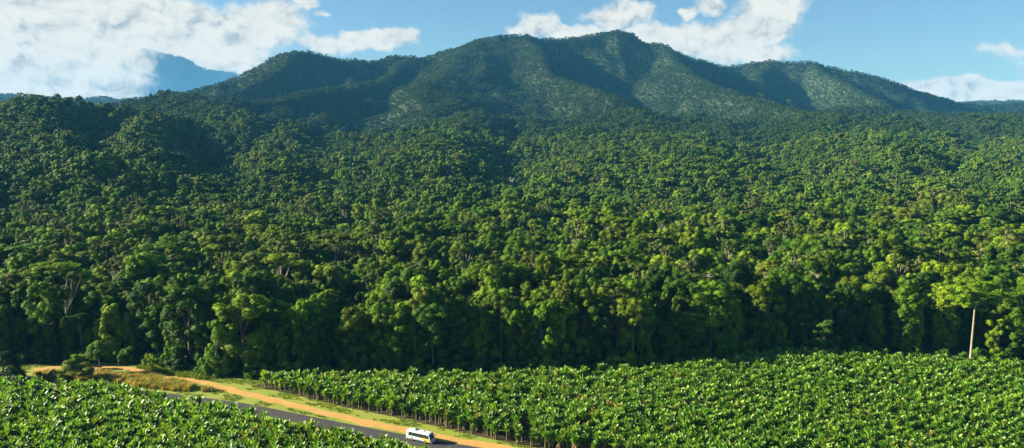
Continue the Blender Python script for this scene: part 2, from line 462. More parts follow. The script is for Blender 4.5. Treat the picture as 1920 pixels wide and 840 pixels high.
def crown_clumps(kind, r):
    """list of (x, y, z, radius, flatness, hang) with the tree's base at the origin"""
    C = []
    if kind == 'dome':
        H, rx, rz = r.uniform(22, 26), r.uniform(4.6, 6.0), r.uniform(5.0, 7.0)
        cz = H - rz
        ox, oy = r.normal(size=2) * 0.6
        for i in range(46):
            d = r.normal(size=3); d /= np.linalg.norm(d)
            if d[2] < -0.35: d[2] = -d[2]
            k = r.uniform(0.5, 1.08)
            C.append((ox + d[0] * rx * k, oy + d[1] * rx * k, cz + d[2] * rz * k * 1.1, r.uniform(0.8, 2.0), 0.85, 0.12))
        for i in range(16):
            a = r.uniform(0, 6.28)
            C.append((math.cos(a) * rx * .6, math.sin(a) * rx * .6, r.uniform(1.5, cz - 2), r.uniform(1.2, 2.0), 1.1, 0.25))
    elif kind == 'column':
        H = r.uniform(19, 26)
        lean = r.normal(size=2) * 0.05
        z = 2.0
        while z < H:
            w = (1.6 + 1.6 * math.sin(math.pi * min(z / H, 0.97)) ** 0.7) * r.uniform(0.7, 1.2)
            for j in range(4):
                a = r.uniform(0, 6.28)
                C.append((lean[0] * z + math.cos(a) * w * 0.75, lean[1] * z + math.sin(a) * w * 0.75, z + r.uniform(-.6, .6), r.uniform(0.8, 1.5), 1.0, 0.55))
            z += r.uniform(1.0, 1.5)
        for j in range(3):
            a = r.uniform(0, 6.28); q = r.uniform(2.5, 3.8); zz = r.uniform(0.55, 0.9) * H
            for b in range(4):
                C.append((math.cos(a) * q * (0.5 + b * .18), math.sin(a) * q * (.5 + b * .18), zz + b * 0.25, r.uniform(.8, 1.3), .9, 0.5))
    elif kind == 'umbrella':
        H = r.uniform(25, 30)
        for tier in range(r.integers(5, 8)):
            a = r.uniform(0, 6.28); rr = r.uniform(1.0, 5.0); tz = H - 1 - rr * 0.42 - r.uniform(0, 3.0)
            for j in range(9):
                q = r.normal(size=2) * 1.7
                C.append((math.cos(a) * rr + q[0], math.sin(a) * rr + q[1], tz + r.uniform(-.3, .3) - 0.1 * (q @ q), r.uniform(.9, 1.6), 0.45, 0))
    elif kind == 'gum':
        H = r.uniform(26, 31)
        for j in range(13):
            a = r.uniform(0, 6.28); rr = r.uniform(0.8, 4.6); z = H - r.uniform(0.5, 9.5) - 0.15 * rr
            for b in range(4):
                q = r.normal(size=3) * 0.8
                C.append((math.cos(a) * rr + q[0], math.sin(a) * rr + q[1], z + q[2] * .6, r.uniform(.6, 1.15), .75, 0.1))
    elif kind == 'tall':
        H = r.uniform(23, 28)
        for i in range(54):
            z = r.uniform(0.14, 1.0) ** .8; w = 4.2 * math.sin(math.pi * (1.02 - z) ** 0.75 * 0.8 + 0.25) + 0.4
            a = r.uniform(0, 6.28); k = r.uniform(.55, 1.0)
            C.append((math.cos(a) * w * k, math.sin(a) * w * k, z * H - 1, r.uniform(.8, 1.8), .95, 0.25))
    elif kind == 'bush':
        rx = r.uniform(2.6, 3.6)
        for i in range(26):
            d = r.normal(size=3); d /= np.linalg.norm(d); d[2] = abs(d[2])
            k = r.uniform(.55, 1.0)
            C.append((d[0] * rx * k, d[1] * rx * k, 0.8 + d[2] * rx * 1.15 * k, r.uniform(.7, 1.3), .8, 0.15))
    return C


def build_crown(name, kind, seed, n_leaf, size, material, clumps=None):
    r = np.random.default_rng(seed)
    C = clumps or crown_clumps(kind, r)
    g = Geo()
    tot = sum(c[3] ** 2 for c in C)
    for c in C:
        n = max(3, int(n_leaf * c[3] ** 2 / tot))
        t = r.uniform(0.2, 0.85)
        leaves(g, np.array(c[:3]), c[3], n, size, r, t, flat=c[4], hang=c[5])
        shade_core(g, np.array(c[:3]), c[3] * 0.88, r, t, flat=c[4])  # added filler inside the leaves, stops light so the lobes shade as solids
    return g.mesh(name, [material]), C


def build_trunk(name, C, seed, rad, material, limbs=5, seg=6):
    r = np.random.default_rng(seed + 900)
    A = np.array([c[:3] for c in C])
    top = A[:, 2].max() - 1.5
    mid = A[A[:, 2] > A[:, 2].mean()].mean(0)
    g = Geo()
    z0 = min(A[:, 2].min() + 1.0, top * 0.55) if limbs else top
    fork = np.array([mid[0] * .5, mid[1] * .5, max(top * 0.5, z0)])
    g.tube([(0, 0, -0.5), (0, 0, 0.6), (fork[0] * .4, fork[1] * .4, fork[2] * .5), fork], [rad * 1.7, rad * 1.15, rad * .95, rad * .75], seg)
    g.tube([fork, (fork + [mid[0], mid[1], top]) / 2 + r.normal(size=3) * .3, (mid[0], mid[1], top)], [rad * .72, rad * .5, rad * .15], seg)
    order = r.permutation(len(A))
    k = 0
    for i in order:
        if k >= limbs: break
        p = A[i]
        if p[2] < fork[2]: continue
        m_ = fork + (p - fork) * 0.5 + np.array([0, 0, -0.6])
        g.tube([fork + [0, 0, r.uniform(-.5, 2)], m_, p], [rad * .42, rad * .28, rad * .08], 4)
        k += 1
    return g.mesh(name, [material], smooth=True)


def join_meshes(name, a, b):
    """one mesh of two, for the instanced mass of the far forest"""
    Vs, Qs, T, MI = [], [], [], []
    off = 0
    for i, me in enumerate((a, b)):
        n = len(me.vertices); v = np.empty(n * 3, np.float32); me.vertices.foreach_get('co', v)
        q = np.empty(len(me.loops), np.int32); me.loops.foreach_get('vertex_index', q)
        t = np.empty(n, np.float32); me.attributes['tint'].data.foreach_get('value', t)
        Vs.append(v.reshape(-1, 3)); Qs.append(q.reshape(-1, 4) + off); T.append(t); MI.append(np.full(len(q) // 4, i)); off += n
    return np_mesh(name, np.concatenate(Vs), np.concatenate(Qs), [a.materials[0], b.materials[0]], np.concatenate(MI), np.concatenate(T))


# near tree types ---------------------------------------------------
KINDS = []   # (kind, crown mesh, trunk mesh)
spec = [('dome', 'leaf_green', 'bark_dark', 3, 5600, .34, .38), ('column', 'leaf_vine', 'bark_dark', 3, 4000, .36, .3),
        ('umbrella', 'leaf_green', 'bark_pale', 2, 3600, .34, .36), ('gum', 'leaf_olive', 'bark_pale', 2, 2400, .28, .34),
        ('tall', 'leaf_green', 'bark_dark', 3, 5600, .34, .36)]
for kind, lm, bm_, cnt, nl, ls, tr in spec:
    for v in range(cnt):
        sd = hash_seed = sum(ord(c) for c in kind) * 13 + v * 7
        cm, C = build_crown('crown', kind, sd, nl, ls, M[lm])
        tm = build_trunk('trunk', C, sd, tr, M[bm_], limbs=9 if kind in ('gum', 'umbrella') else 5)
        KINDS.append((kind, cm, tm))
KW = np.array([0.12] * 3 + [0.125] * 3 + [0.03] * 2 + [0.05] * 2 + [0.11] * 3); KW /= KW.sum()
BUSH = []
for v in range(3):
    cm, C = build_crown('crown', 'bush', 400 + v, 1500, .26, M['leaf_green'])
    BUSH.append((cm, build_trunk('trunk', C, 400 + v, .12, M['bark_dark'], limbs=4)))

# ------------------------------------------------------------------ plan of the place (ground points)
road_px = [(-300, 668), (-60, 697), (100, 716), (200, 728), (276, 739), (340, 747.5), (400, 755), (460, 764), (560, 785), (660, 805), (765, 825), (860, 842), (960, 858), (1150, 884), (1400, 915), (1900, 965), (2600, 1010)]
track_px = [(64, 693), (110, 688), (182, 687.5), (234, 690), (280, 701), (312, 708), (360, 714), (406, 723), (460, 738), (495, 747), (560, 762), (660, 787), (760, 807), (825, 821), (903, 835), (1000, 851), (1200, 880), (1400, 905), (1900, 954), (2600, 998)]


def path_pts(px):
    P = np.array([G(*p)[:2] for p in px])
    s = np.r_[0, np.cumsum(np.hypot(*np.diff(P, axis=0).T))]
    t = np.arange(0, s[-1], 2.0)
    X = np.interp(t, s, P[:, 0]); Y = np.interp(t, s, P[:, 1])
    k = np.ones(7) / 7
    X[3:-3] = np.convolve(X, k, 'valid'); Y[3:-3] = np.convolve(Y, k, 'valid')
    return np.stack([X, Y], 1)


def dist_path(P, path):
    P = np.atleast_2d(P)
    d = np.full(len(P), 1e9)
    for a, b in zip(path[:-1], path[1:]):
        e = b - a; t = np.clip(((P - a) @ e) / (e @ e), 0, 1)
        d = np.minimum(d, np.hypot(*(P - a - t[:, None] * e).T))
    return d


ROAD = path_pts(road_px); TRACK = path_pts(track_px)


def ribbon(name, path, half, z, material, rough=0.0, crown=0.0, cols=4):
    k = len(path)
    T = np.gradient(path, axis=0); T /= np.linalg.norm(T, axis=1)[:, None]
    Nn = np.stack([-T[:, 1], T[:, 0]], 1)
    V = []
    for i in range(k):
        for c in range(cols + 1):
            u = -1 + 2 * c / cols
            w = half * u
            if c in (0, cols):
                w *= 1 + rough * (vnoise(np.array(i * 0.45), np.array(c * 3.1), 5) - 0.5)
            p = path[i] + Nn[i] * w
            V.append((p[0], p[1], z + crown * (1 - u * u)))
    Q = []
    for i in range(k - 1):
        for c in range(cols):
            a = i * (cols + 1) + c
            Q.append((a, a + 1, a + cols + 2, a + cols + 1))
    me = np_mesh(name, V, Q, [material])
    return link(name, me, kind='structure')


# fields
FIELD_R = np.array([G(*p)[:2] for p in [(468, 722), (560, 742), (640, 762), (760, 786), (850, 807), (960, 832), (1100, 856), (1250, 880), (1500, 908), (1900, 945), (2600, 988), (2150, 690), (1920, 699), (1800, 690), (1700, 683), (1620, 676), (1500, 678), (1400, 684), (1280, 699), (1200, 708), (1000, 716), (760, 719), (560, 718)]])
FIELD_L = np.array([G(*p)[:2] for p in [(-300, 735), (-100, 731), (60, 730), (150, 734), (230, 744), (270, 758), (320, 770), (370, 774), (440, 784), (500, 806), (560, 819), (640, 838), (720, 852), (800, 872), (900, 885), (1100, 908), (1400, 945), (1800, 1000), (1900, 1300), (-700, 1300), (-500, 930)]])


def inside(P, poly):
    x, y = P[:, 0], P[:, 1]
    c = np.zeros(len(P), bool)
    j = len(poly) - 1
    for i in range(len(poly)):
        xi, yi = poly[i]; xj, yj = poly[j]
        hit = ((yi > y) != (yj > y)) & (x < (xj - xi) * (y - yi) / (yj - yi + 1e-12) + xi)
        c ^= hit
        j = i
    return c


# forest boundary: distance (y) of the forest edge as a function of x
edge_px = [(-400, 672), (-100, 676), (0, 684), (90, 682), (180, 680), (260, 683), (330, 694), (380, 703), (430, 708), (480, 708), (560, 704), (760, 704), (1000, 702), (1200, 694), (1280, 684), (1400, 668), (1500, 662), (1620, 661), (1700, 667), (1800, 675), (1920, 683), (2300, 672)]
_e = np.array([G(*p)[:2] for p in edge_px]); _e = _e[np.argsort(_e[:, 0])]


def edge_y(x):
    return np.interp(x, _e[:, 0], _e[:, 1])


# ------------------------------------------------------------------ ground sheet
az = np.concatenate([np.arange(-180, -48, 6), np.arange(-48, 48, 0.3), np.arange(48, 180, 6)])
rad = np.concatenate([[20, 60, 110, 160], np.arange(190, 460, 3.0), np.arange(460, 1200, 11), np.arange(1200, 4300, 15), np.geomspace(4300, 8000, 30)])
A_, R_ = np.meshgrid(np.radians(az), rad)
X = R_ * np.sin(A_); Y = R_ * np.cos(A_)
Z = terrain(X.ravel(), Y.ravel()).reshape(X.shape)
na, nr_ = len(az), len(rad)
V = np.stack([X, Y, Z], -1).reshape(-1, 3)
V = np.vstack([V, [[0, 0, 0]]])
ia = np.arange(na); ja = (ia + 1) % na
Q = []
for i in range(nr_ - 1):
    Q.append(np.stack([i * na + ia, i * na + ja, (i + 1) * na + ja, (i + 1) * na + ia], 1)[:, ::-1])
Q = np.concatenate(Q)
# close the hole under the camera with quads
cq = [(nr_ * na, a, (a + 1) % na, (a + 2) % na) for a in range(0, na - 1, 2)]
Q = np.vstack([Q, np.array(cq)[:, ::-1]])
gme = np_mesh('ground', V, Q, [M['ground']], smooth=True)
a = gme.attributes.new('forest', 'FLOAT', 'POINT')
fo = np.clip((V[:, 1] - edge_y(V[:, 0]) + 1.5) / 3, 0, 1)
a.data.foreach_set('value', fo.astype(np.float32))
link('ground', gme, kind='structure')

ribbon('road', ROAD, 3.05, 0.03, M['asphalt'], crown=0.06)
ribbon('dirt_track', TRACK, 2.0, 0.012, M['track'], rough=0.9, cols=6)


def sheet(name, poly, z, material):
    import bmesh
    bm = bmesh.new()
    vs = [bm.verts.new((p[0], p[1], z)) for p in poly]
    f = bm.faces.new(vs)
    bmesh.ops.triangulate(bm, faces=[f])
    if sum(q.normal.z for q in bm.faces) < 0:
        bmesh.ops.reverse_faces(bm, faces=bm.faces)
    me = bpy.data.meshes.new(name); bm.to_mesh(me); bm.free()
    me.materials.append(material)
    return link(name, me, kind='structure')


sheet('field_soil', FIELD_R, 0.006, M['soil'])
sheet('field_soil', FIELD_L, 0.006, M['soil'])


# ------------------------------------------------------------------ trees: where they stand
def jitter_grid(x0, x1, y0, y1, s, seed):
    r = np.random.default_rng(seed)
    xs = np.arange(x0, x1, s); ys = np.arange(y0, y1, s * 0.9)
    Xg, Yg = np.meshgrid(xs, ys)
    Xg = Xg + (np.arange(len(ys)) % 2)[:, None] * s * 0.5
    P = np.stack([Xg.ravel(), Yg.ravel()], 1)
    P += (r.random(P.shape) - 0.5) * s * 0.85
    return P


# horizon profile for hiding what no viewpoint near the camera can see
azb = np.radians(np.arange(-50, 50.01, 0.4)); db = np.arange(300, 6500, 25.)
AA, DD = np.meshgrid(azb, db, indexing='ij')
TZ = terrain((DD * np.sin(AA)).ravel(), (DD * np.cos(AA)).ravel()).reshape(AA.shape) + 4
EL = (TZ - CAM_H - 15) / DD
RUN = np.maximum.accumulate(EL, axis=1)


def visible(P, z, h):
    a_ = np.arctan2(P[:, 0], P[:, 1]); d = np.hypot(P[:, 0], P[:, 1])
    i = np.clip(np.round((a_ + R(50)) / R(0.4)).astype(int), 0, len(azb) - 1)
    j = np.clip(((d - 300 - 50) / 25).astype(int), 0, len(db) - 1)
    return (z + h - CAM_H) / d > RUN[i, j] - 0.006


def in_wedge(P, m=1.18):
    return np.abs(P[:, 0]) < P[:, 1] * 0.637 * m + 25


zones = [(270, 640, 6.3, 0), (640, 1100, 6.9, 1), (1100, 1900, 7.6, 2), (1900, 4300, 8.0, 3), (4300, 6300, 13, 4)]
ALL = []
for y0, y1, s, zi in zones:
    w = y1 * 0.637 * 1.2 + 60
    P = jitter_grid(-w, w, y0, y1, s, 50 + zi)
    P = P[in_wedge(P)]
    if zi == 0:
        P = P[P[:, 1] > edge_y(P[:, 0]) + 3.5]
        dt = np.minimum(dist_path(P, TRACK), dist_path(P, ROAD)); P = P[dt > 5.5]
    z = terrain(P[:, 0], P[:, 1])
    if zi >= 1:
        v = visible(P, z, 22)
        P, z = P[v], z[v]
    if 0 <= zi < 3:      # gaps where a tree has fallen
        gap = fbm(P[:, 0] / 9, P[:, 1] / 9, 90 + zi, 2) > (.27 if zi else .2)
        if zi == 0: gap |= P[:, 1] < edge_y(P[:, 0]) + 14
        P, z = P[gap], z[gap]
    ALL.append((zi, P, z))
    print('zone', zi, len(P))

r_ = np.random.default_rng(77)
# ---- instanced forest mass and the individually built trees
far_src = bpy.data.collections.new('forest_sources')   # never linked to the scene: only a palette for the mass
names = []


def add_src(name, me):
    o = bpy.data.objects.new(name, me)
    far_src.objects.link(o)


letters = 'abcdefghijklmnopqrstuvwxyz'
# 0..12 near kinds, then mid, far, distant
li = 0
SRC = []
for k, (kind, cm, tm) in enumerate(KINDS):
    add_src('src_' + letters[li // 26] + letters[li % 26], join_meshes('forest_tree', cm, tm)); SRC.append(('near', k)); li += 1
MIDK = []
for k, (kind, n, s) in enumerate([('dome', 1300, .55), ('dome', 1200, .55), ('column', 1100, .52), ('umbrella', 900, .55), ('gum', 750, .5), ('tall', 1200, .55), ('tall', 1200, .55), ('column', 1000, .52)]):
    lm = {'column': 'leaf_green', 'gum': 'leaf_olive'}.get(kind, 'leaf_far')
    if k == 7: lm = 'leaf_vine'
    cm, C = build_crown('crown', kind, 600 + k, n, s, M[lm])
    tm = build_trunk('trunk', C, 600 + k, .34, M['bark_pale' if kind in ('gum', 'umbrella') else 'bark_dark'], limbs=3, seg=4)
    add_src('src_' + letters[li // 26] + letters[li % 26], join_meshes('forest_tree', cm, tm)); SRC.append(('mid', k)); li += 1
for k, (kind, n, s) in enumerate([('dome', 330, 1.0), ('dome', 300, 1.0), ('tall', 300, .95), ('umbrella', 240, .95), ('gum', 230, .85), ('tall', 300, .95)]):
    cm, C = build_crown('crown', kind, 700 + k, n, s, M['leaf_mountain'])
    tm = build_trunk('trunk', C, 700 + k, .34, M['bark_dark'], limbs=2, seg=3)
    add_src('src_' + letters[li // 26] + letters[li % 26], join_meshes('forest_tree', cm, tm)); SRC.append(('far', k)); li += 1

# hand-placed trees get room
SPECIAL = [(1832, 677, 18), (1862, 676, 5), (404, 705, 9), (188, 698, 6), (22, 708, 7), (1541, 668, 5), (140, 712, 4), (1240, 486, 0), (1642, 492, 0)]
cand = ALL[0]
P0, z0_ = cand[1], cand[2]
for px, py, rr in SPECIAL:
    if rr:
        g_ = G(px, py)[:2]
        k = np.hypot(*(P0 - g_).T) > rr
        P0, z0_ = P0[k], z0_[k]
kidx = r_.choice(len(KINDS), len(P0), p=KW)
sc0 = r_.uniform(0.62, 1.16, len(P0)) * (0.66 + 0.68 * fbm(P0[:, 0] / 20, P0[:, 1] / 20, 66, 2))
rz0 = r_.uniform(0, 6.28, len(P0))
row0 = P0[:, 1] - edge_y(P0[:, 0])
bare = (row0 < 12) & (kidx >= 6) & (kidx <= 9) & (r_.random(len(P0)) < .9)
bare |= (kidx >= 6) & (kidx <= 9) & (row0 < 40) & (P0[:, 0] > 130)
fb = AT(1322, 522, 330)
sc0 = np.where((np.abs(P0[:, 0] - fb[0]) < 9) & (P0[:, 1] < 335) & (P0[:, 1] > 300), np.minimum(sc0, .86), sc0)
kidx = np.where(bare, r_.choice([0, 1, 2, 3, 4, 5, 10, 11, 12], len(P0)), kidx)
# the forest edge is a wall of leafy trees; few bare umbrella trees right at the front
px_, py_, dep = project(np.column_stack([P0, z0_ + 20]))
inframe = (px_ > -25) & (px_ < 1945)
order = np.where(inframe)[0]
order = order[np.argsort(dep[order])]
N_IND = 285
ind = order[:N_IND]
mask = np.ones(len(P0), bool); mask[ind] = False

stuffP, stuffZ, stuffI, stuffS, stuffR = [P0[mask]], [z0_[mask]], [kidx[mask]], [sc0[mask]], [rz0[mask]]
for zi, P, z in ALL[1:]:
    n = len(P)
    if zi == 1:
        idx = 13 + r_.choice(8, n, p=[.20, .19, .14, .03, .05, .14, .13, .12]); s = r_.uniform(.7, 1.1, n)
    elif zi == 2:
        idx = np.where(r_.random(n) < 0.0, 0, 21 + r_.choice(6, n)); s = r_.uniform(.55, .95, n)
        m13 = P[:, 1] < 1500
        idx = np.where(m13, 13 + r_.choice(8, n, p=[.21, .19, .14, .03, .07, .14, .13, .09]), idx)
    else:
        idx = 21 + r_.choice(6, n, p=[.24, .22, .2, .08, .08, .18]); s = (.26 + .34 * r_.random(n) ** 1.7) if zi == 3 else r_.uniform(.45, .75, n)
    s = s * (0.8 + 0.4 * fbm(P[:, 0] / 60, P[:, 1] / 60, 67, 2))
    if zi < 3: s = s * (0.62 + 0.76 * fbm(P[:, 0] / 17, P[:, 1] / 17, 68, 2))
    stuffP.append(P); stuffZ.append(z); stuffI.append(idx); stuffS.append(s); stuffR.append(r_.uniform(0, 6.28, n))
SP_ = np.concatenate(stuffP); SZ = np.concatenate(stuffZ); SI = np.concatenate(stuffI); SS = np.concatenate(stuffS); SR = np.concatenate(stuffR)
print('forest instances', len(SP_))


def scatter(name, P, idx, scl, rotz, source_col, wide=1.0, **props):
    """one object that sets copies of the source meshes on its points"""
    me = bpy.data.meshes.new(name)
    me.vertices.add(len(P)); me.vertices.foreach_set('co', np.asarray(P, np.float32).ravel())
    for nm, ty, arr in (('idx', 'INT', idx), ('scl', 'FLOAT', scl), ('rz', 'FLOAT', rotz)):
        a = me.attributes.new(nm, ty, 'POINT')
        a.data.foreach_set('value', np.asarray(arr, np.int32 if ty == 'INT' else np.float32))
    rw_ = np.random.default_rng(len(P)); k_ = wide * rw_.uniform(.76, 1.26, len(P)) * np.where(P[:, 1] > 1900, 1.35, 1) if wide > 1 else np.ones(len(P))
    a = me.attributes.new('wd', 'FLOAT_VECTOR', 'POINT'); a.data.foreach_set('vector', np.stack([k_, k_, np.ones(len(P))], 1).astype(np.float32).ravel())
    o = link(name, me, **props)
    ng = bpy.data.node_groups.new(name, 'GeometryNodeTree')
    ng.interface.new_socket('Geometry', in_out='INPUT', socket_type='NodeSocketGeometry')
    ng.interface.new_socket('Geometry', in_out='OUTPUT', socket_type='NodeSocketGeometry')
    gi = ng.nodes.new('NodeGroupInput'); go = ng.nodes.new('NodeGroupOutput')
    ci = ng.nodes.new('GeometryNodeCollectionInfo')
    ci.inputs['Collection'].default_value = source_col
    ci.inputs['Separate Children'].default_value = True
    ci.inputs['Reset Children'].default_value = True
    iop = ng.nodes.new('GeometryNodeInstanceOnPoints')
    iop.inputs['Pick Instance'].default_value = True
    L = ng.links.new
    L(gi.outputs[0], iop.inputs['Points']); L(ci.outputs[0], iop.inputs['Instance'])

    def attr(nm, ty):
        n = ng.nodes.new('GeometryNodeInputNamedAttribute'); n.data_type = ty
        n.inputs['Name'].default_value = nm
        return n.outputs[0]
    L(attr('idx', 'INT'), iop.inputs['Instance Index'])
    cx = ng.nodes.new('ShaderNodeCombineXYZ'); L(attr('rz', 'FLOAT'), cx.inputs[2])
    L(cx.outputs[0], iop.inputs['Rotation'])
    sv = ng.nodes.new('ShaderNodeVectorMath'); sv.operation = 'SCALE'; L(attr('wd', 'FLOAT_VECTOR'), sv.inputs[0]); L(attr('scl', 'FLOAT'), sv.inputs['Scale'])
    L(sv.outputs[0], iop.inputs['Scale'])
    L(iop.outputs[0], go.inputs[0])
    md = o.modifiers.new('scatter', 'NODES'); md.node_group = ng
    return o


scatter('forest', np.column_stack([SP_, SZ - 0.4 - np.where(SP_[:, 1] > 1900, 6.5 * SS, 0)]), SI, SS, SR, far_src, wide=1.12, kind='stuff',
        label='dense rainforest covering the slopes and the mountain behind the edge trees', category='forest')

# ---- the individual trees
LOOK = {'dome': 'round-crowned tree', 'column': 'vine-draped tree', 'umbrella': 'flat-topped pale-limbed tree',
        'gum': 'thin olive gum tree', 'tall': 'narrow-crowned tree'}
BANDS = [(0, 90, 'behind the dark round tree'), (90, 180, 'behind the spreading shrub'), (180, 270, 'behind the dirt track bend'), (270, 350, 'left of the vine-covered tree'),
         (350, 450, 'around the vine-covered tree'), (450, 560, 'at the far field\'s left tip'), (560, 680, 'above the middle road stretch'), (680, 760, 'just left above the bus'), (760, 850, 'straight above the bus'),
         (850, 950, 'just right above the bus'), (950, 1060, 'left of the photo\'s middle field edge'), (1060, 1170, 'behind the middle field edge'), (1170, 1280, 'where the field edge starts rising'), (1280, 1380, 'behind the rising field edge'),
         (1380, 1490, 'left of the yellow-green edge tree'), (1490, 1600, 'around the yellow-green edge tree'), (1600, 1700, 'right of the yellow-green edge tree'), (1700, 1780, 'left of the tall white-trunked tree'), (1780, 1860, 'behind the tall white-trunked tree'), (1860, 1950, 'at the photo\'s right edge')]
HTS = lambda s: 'low' if s < 0.78 else ('mid-height' if s < 0.95 else 'high')
for i in ind:
    kind, cm, tm = KINDS[kidx[i]]
    x = px_[i]
    band = next((b[2] for b in BANDS if b[0] <= x < b[1]), BANDS[0][2] if x < 0 else BANDS[-1][2])
    row = (P0[i, 1] - edge_y(P0[i, 0]))
    rw = 'front row' if row < 9 else ('second row' if row < 18 else ('third row' if row < 27 else 'deeper row'))
    lb = f'{HTS(sc0[i])} {LOOK[kind]}, {rw}, {band}'
    assert len(lb.split()) <= 16, lb
    e = empty('rainforest_tree', (P0[i, 0], P0[i, 1], z0_[i] - 0.2), rz0[i], sc0[i], label=lb, category='tree', group='trees of the rainforest edge')
    wd = r_.uniform(.82, 1.38)
    e.scale = (sc0[i] * wd, sc0[i] * wd * r_.uniform(.9, 1.1), sc0[i])
    link('crown', cm, e); link('trunk', tm, e)

# ---- bushes along the forest foot
bi = 0
for x in np.arange(-215, 215, 6.0):
    xx = x + r_.uniform(-2, 2); yy = edge_y(xx) + r_.uniform(0.5, 4)
    p = np.array([[xx, yy]])
    if min(dist_path(p, TRACK)[0], dist_path(p, ROAD)[0]) < 5: continue
    px1 = project(np.array([[xx, yy, 1]]))[0][0]
    if px1 < -60 or px1 > 1980: continue
    band = next((b[2] for b in BANDS if b[0] <= px1 < b[1]), BANDS[0][2] if px1 < 0 else BANDS[-1][2])
    cm, tm = BUSH[bi % 3]; bi += 1
    s = r_.uniform(.6, 1.5)
    e = empty('understory_bush', (xx, yy, 0), r_.uniform(0, 6), s,
              label=('tall ' if s > 1.05 else 'low ') + 'dark bush at the foot of the forest, ' + band, category='bush', group='bushes at the foot of the forest')
    link('crown', cm, e); link('trunk', tm, e)


# ------------------------------------------------------------------ hand-placed trees
def special(name, px, py, clumps, seed, n, size, leafmat, bark, rad, label, cat='tree', limbs=7, sc=1.0, z=None):
    p = G(px, py) if z is None else z
    cm, C = build_crown('crown', None, seed, n, size, leafmat, clumps=clumps)
    e = empty(name, tuple(p), 0, sc, label=label, category=cat)
    link('crown', cm, e)
    link('trunk', build_trunk('trunk', C, seed, rad, bark, limbs=limbs), e)
    return e


rs = np.random.default_rng(5)
# tall pale-trunked emergent on the right
C = []
for (tx, tz, w, k) in [(-1, 31.5, 4.2, 16), (4.5, 30.5, 3.6, 13), (-5, 28.6, 3.4, 12), (9, 28.8, 3.2, 11), (-6.5, 25.0, 2.8, 10), (-3.5, 22.4, 2.2, 7), (3, 27.0, 3.0, 8), (10.5, 25.4, 2.6, 8), (6.5, 23.8, 2.2, 8), (3.4, 20.5, 1.4, 4), (0, 27.5, 3.0, 12), (4, 26.0, 3.0, 10), (-2.5, 26, 2.6, 9), (1, 24.2, 2.0, 8)]:
    for j in range(k):
        q = rs.normal(size=2) * w * .55
        C.append((tx + q[0], q[1] * 1.5, tz - 0.07 * (q @ q) + rs.uniform(-.4, .4), rs.uniform(1.1, 2.0), .45, 0))
m_em = foliage_mat('leaf_emergent', [(0, (0.13, 0.23, 0.010)), (1, (0.14, 0.24, 0.01))], transl=0.35)
p = G(1819, 681)
cm, _ = build_crown('crown', None, 31, 9000, .32, m_em, clumps=C)
e = empty('rainforest_tree', tuple(p), 0, 1, label='tallest edge tree with a long bare white trunk and broad tiered crown', category='tree')
link('crown', cm, e)
g = Geo()
g.tube([(0, 0, -.3), (0, 0, 1), (.1, 0, 8), (.3, 0, 16), (.4, 0, 22)], [.75, .48, .38, .33, .28], 9)
for tx, tz in [(-1, 30.5), (4.5, 29.5), (-5, 27.6), (9, 28), (-6.5, 24.3), (10.5, 25), (3, 26.4)]:
    g.tube([(.7, 0, 21.5 + rs.uniform(-1, 1.5)), ((tx + .7) / 2, rs.uniform(-.6, .6), (21.5 + tz) / 2 + .3), (tx, rs.uniform(-1, 1), tz)], [.18, .11, .04], 5)
link('trunk', g.mesh('trunk', [M['bark_tan']], smooth=True), e)

# leafy yellow-green understorey column to its right
C = [(rs.normal() * 1.7 + (z_ - 6) * .12, rs.normal() * 1.2, z_, rs.uniform(.8, 1.4), .8, .3) for z_ in np.linspace(1.5, 15.5, 30)]
special('rainforest_tree', 1862, 676, C, 41, 2600, .3, M['leaf_vine'], M['bark_dark'], .18, 'slim yellow-green tree just right of the tall white-trunked one')
# vine-hung tree beside the track
C = []
for z_ in np.linspace(1.2, 20, 40):
    C.append((rs.normal() * 1.5 + (1.6 if z_ > 12 else 0), rs.normal() * 1.4, z_, rs.uniform(.8, 1.5), 1.0, .7))
for z_ in np.linspace(.5, 9, 12):
    C.append((-3.6 + rs.normal() * .5, rs.normal() * .5, z_ * .7, rs.uniform(.6, 1.0), 1.0, .7))
    C.append((3.4 + rs.normal() * .4, rs.normal() * .5, z_, rs.uniform(.5, .9), 1.0, .8))
m_v = foliage_mat('leaf_creeper', [(0, (0.10, 0.19, 0.016)), (1, (0.14, 0.23, 0.02))], transl=0.35)
special('rainforest_tree', 404, 706, C, 51, 5200, .28, m_v, M['bark_pale'], .3, 'bright tree smothered in hanging creepers right beside the dirt track')
# small round tree on the track bend
C = []
for i in range(26):
    d = rs.normal(size=3); d /= np.linalg.norm(d); d[2] = abs(d[2]) * 1 - .15
    C.append((d[0] * 3.4, d[1] * 3.2, 6.6 + d[2] * 5.2, rs.uniform(.8, 1.5), .85, .1))
special('small_tree', 188, 699, C, 61, 3200, .34, m_v, M['bark_dark'], .22, 'small round bright tree standing alone on the orange track bend')
C = []
for i in range(14):
    C.append((rs.uniform(-2.4, 2.4), rs.uniform(-1.5, 1.5), rs.uniform(3.5, 5.2), rs.uniform(.7, 1.1), .6, .1))
special('small_tree', 150, 692, C, 62, 1300, .3, m_v, M['bark_dark'], .12, 'low spreading bright sapling left of the small round tree')
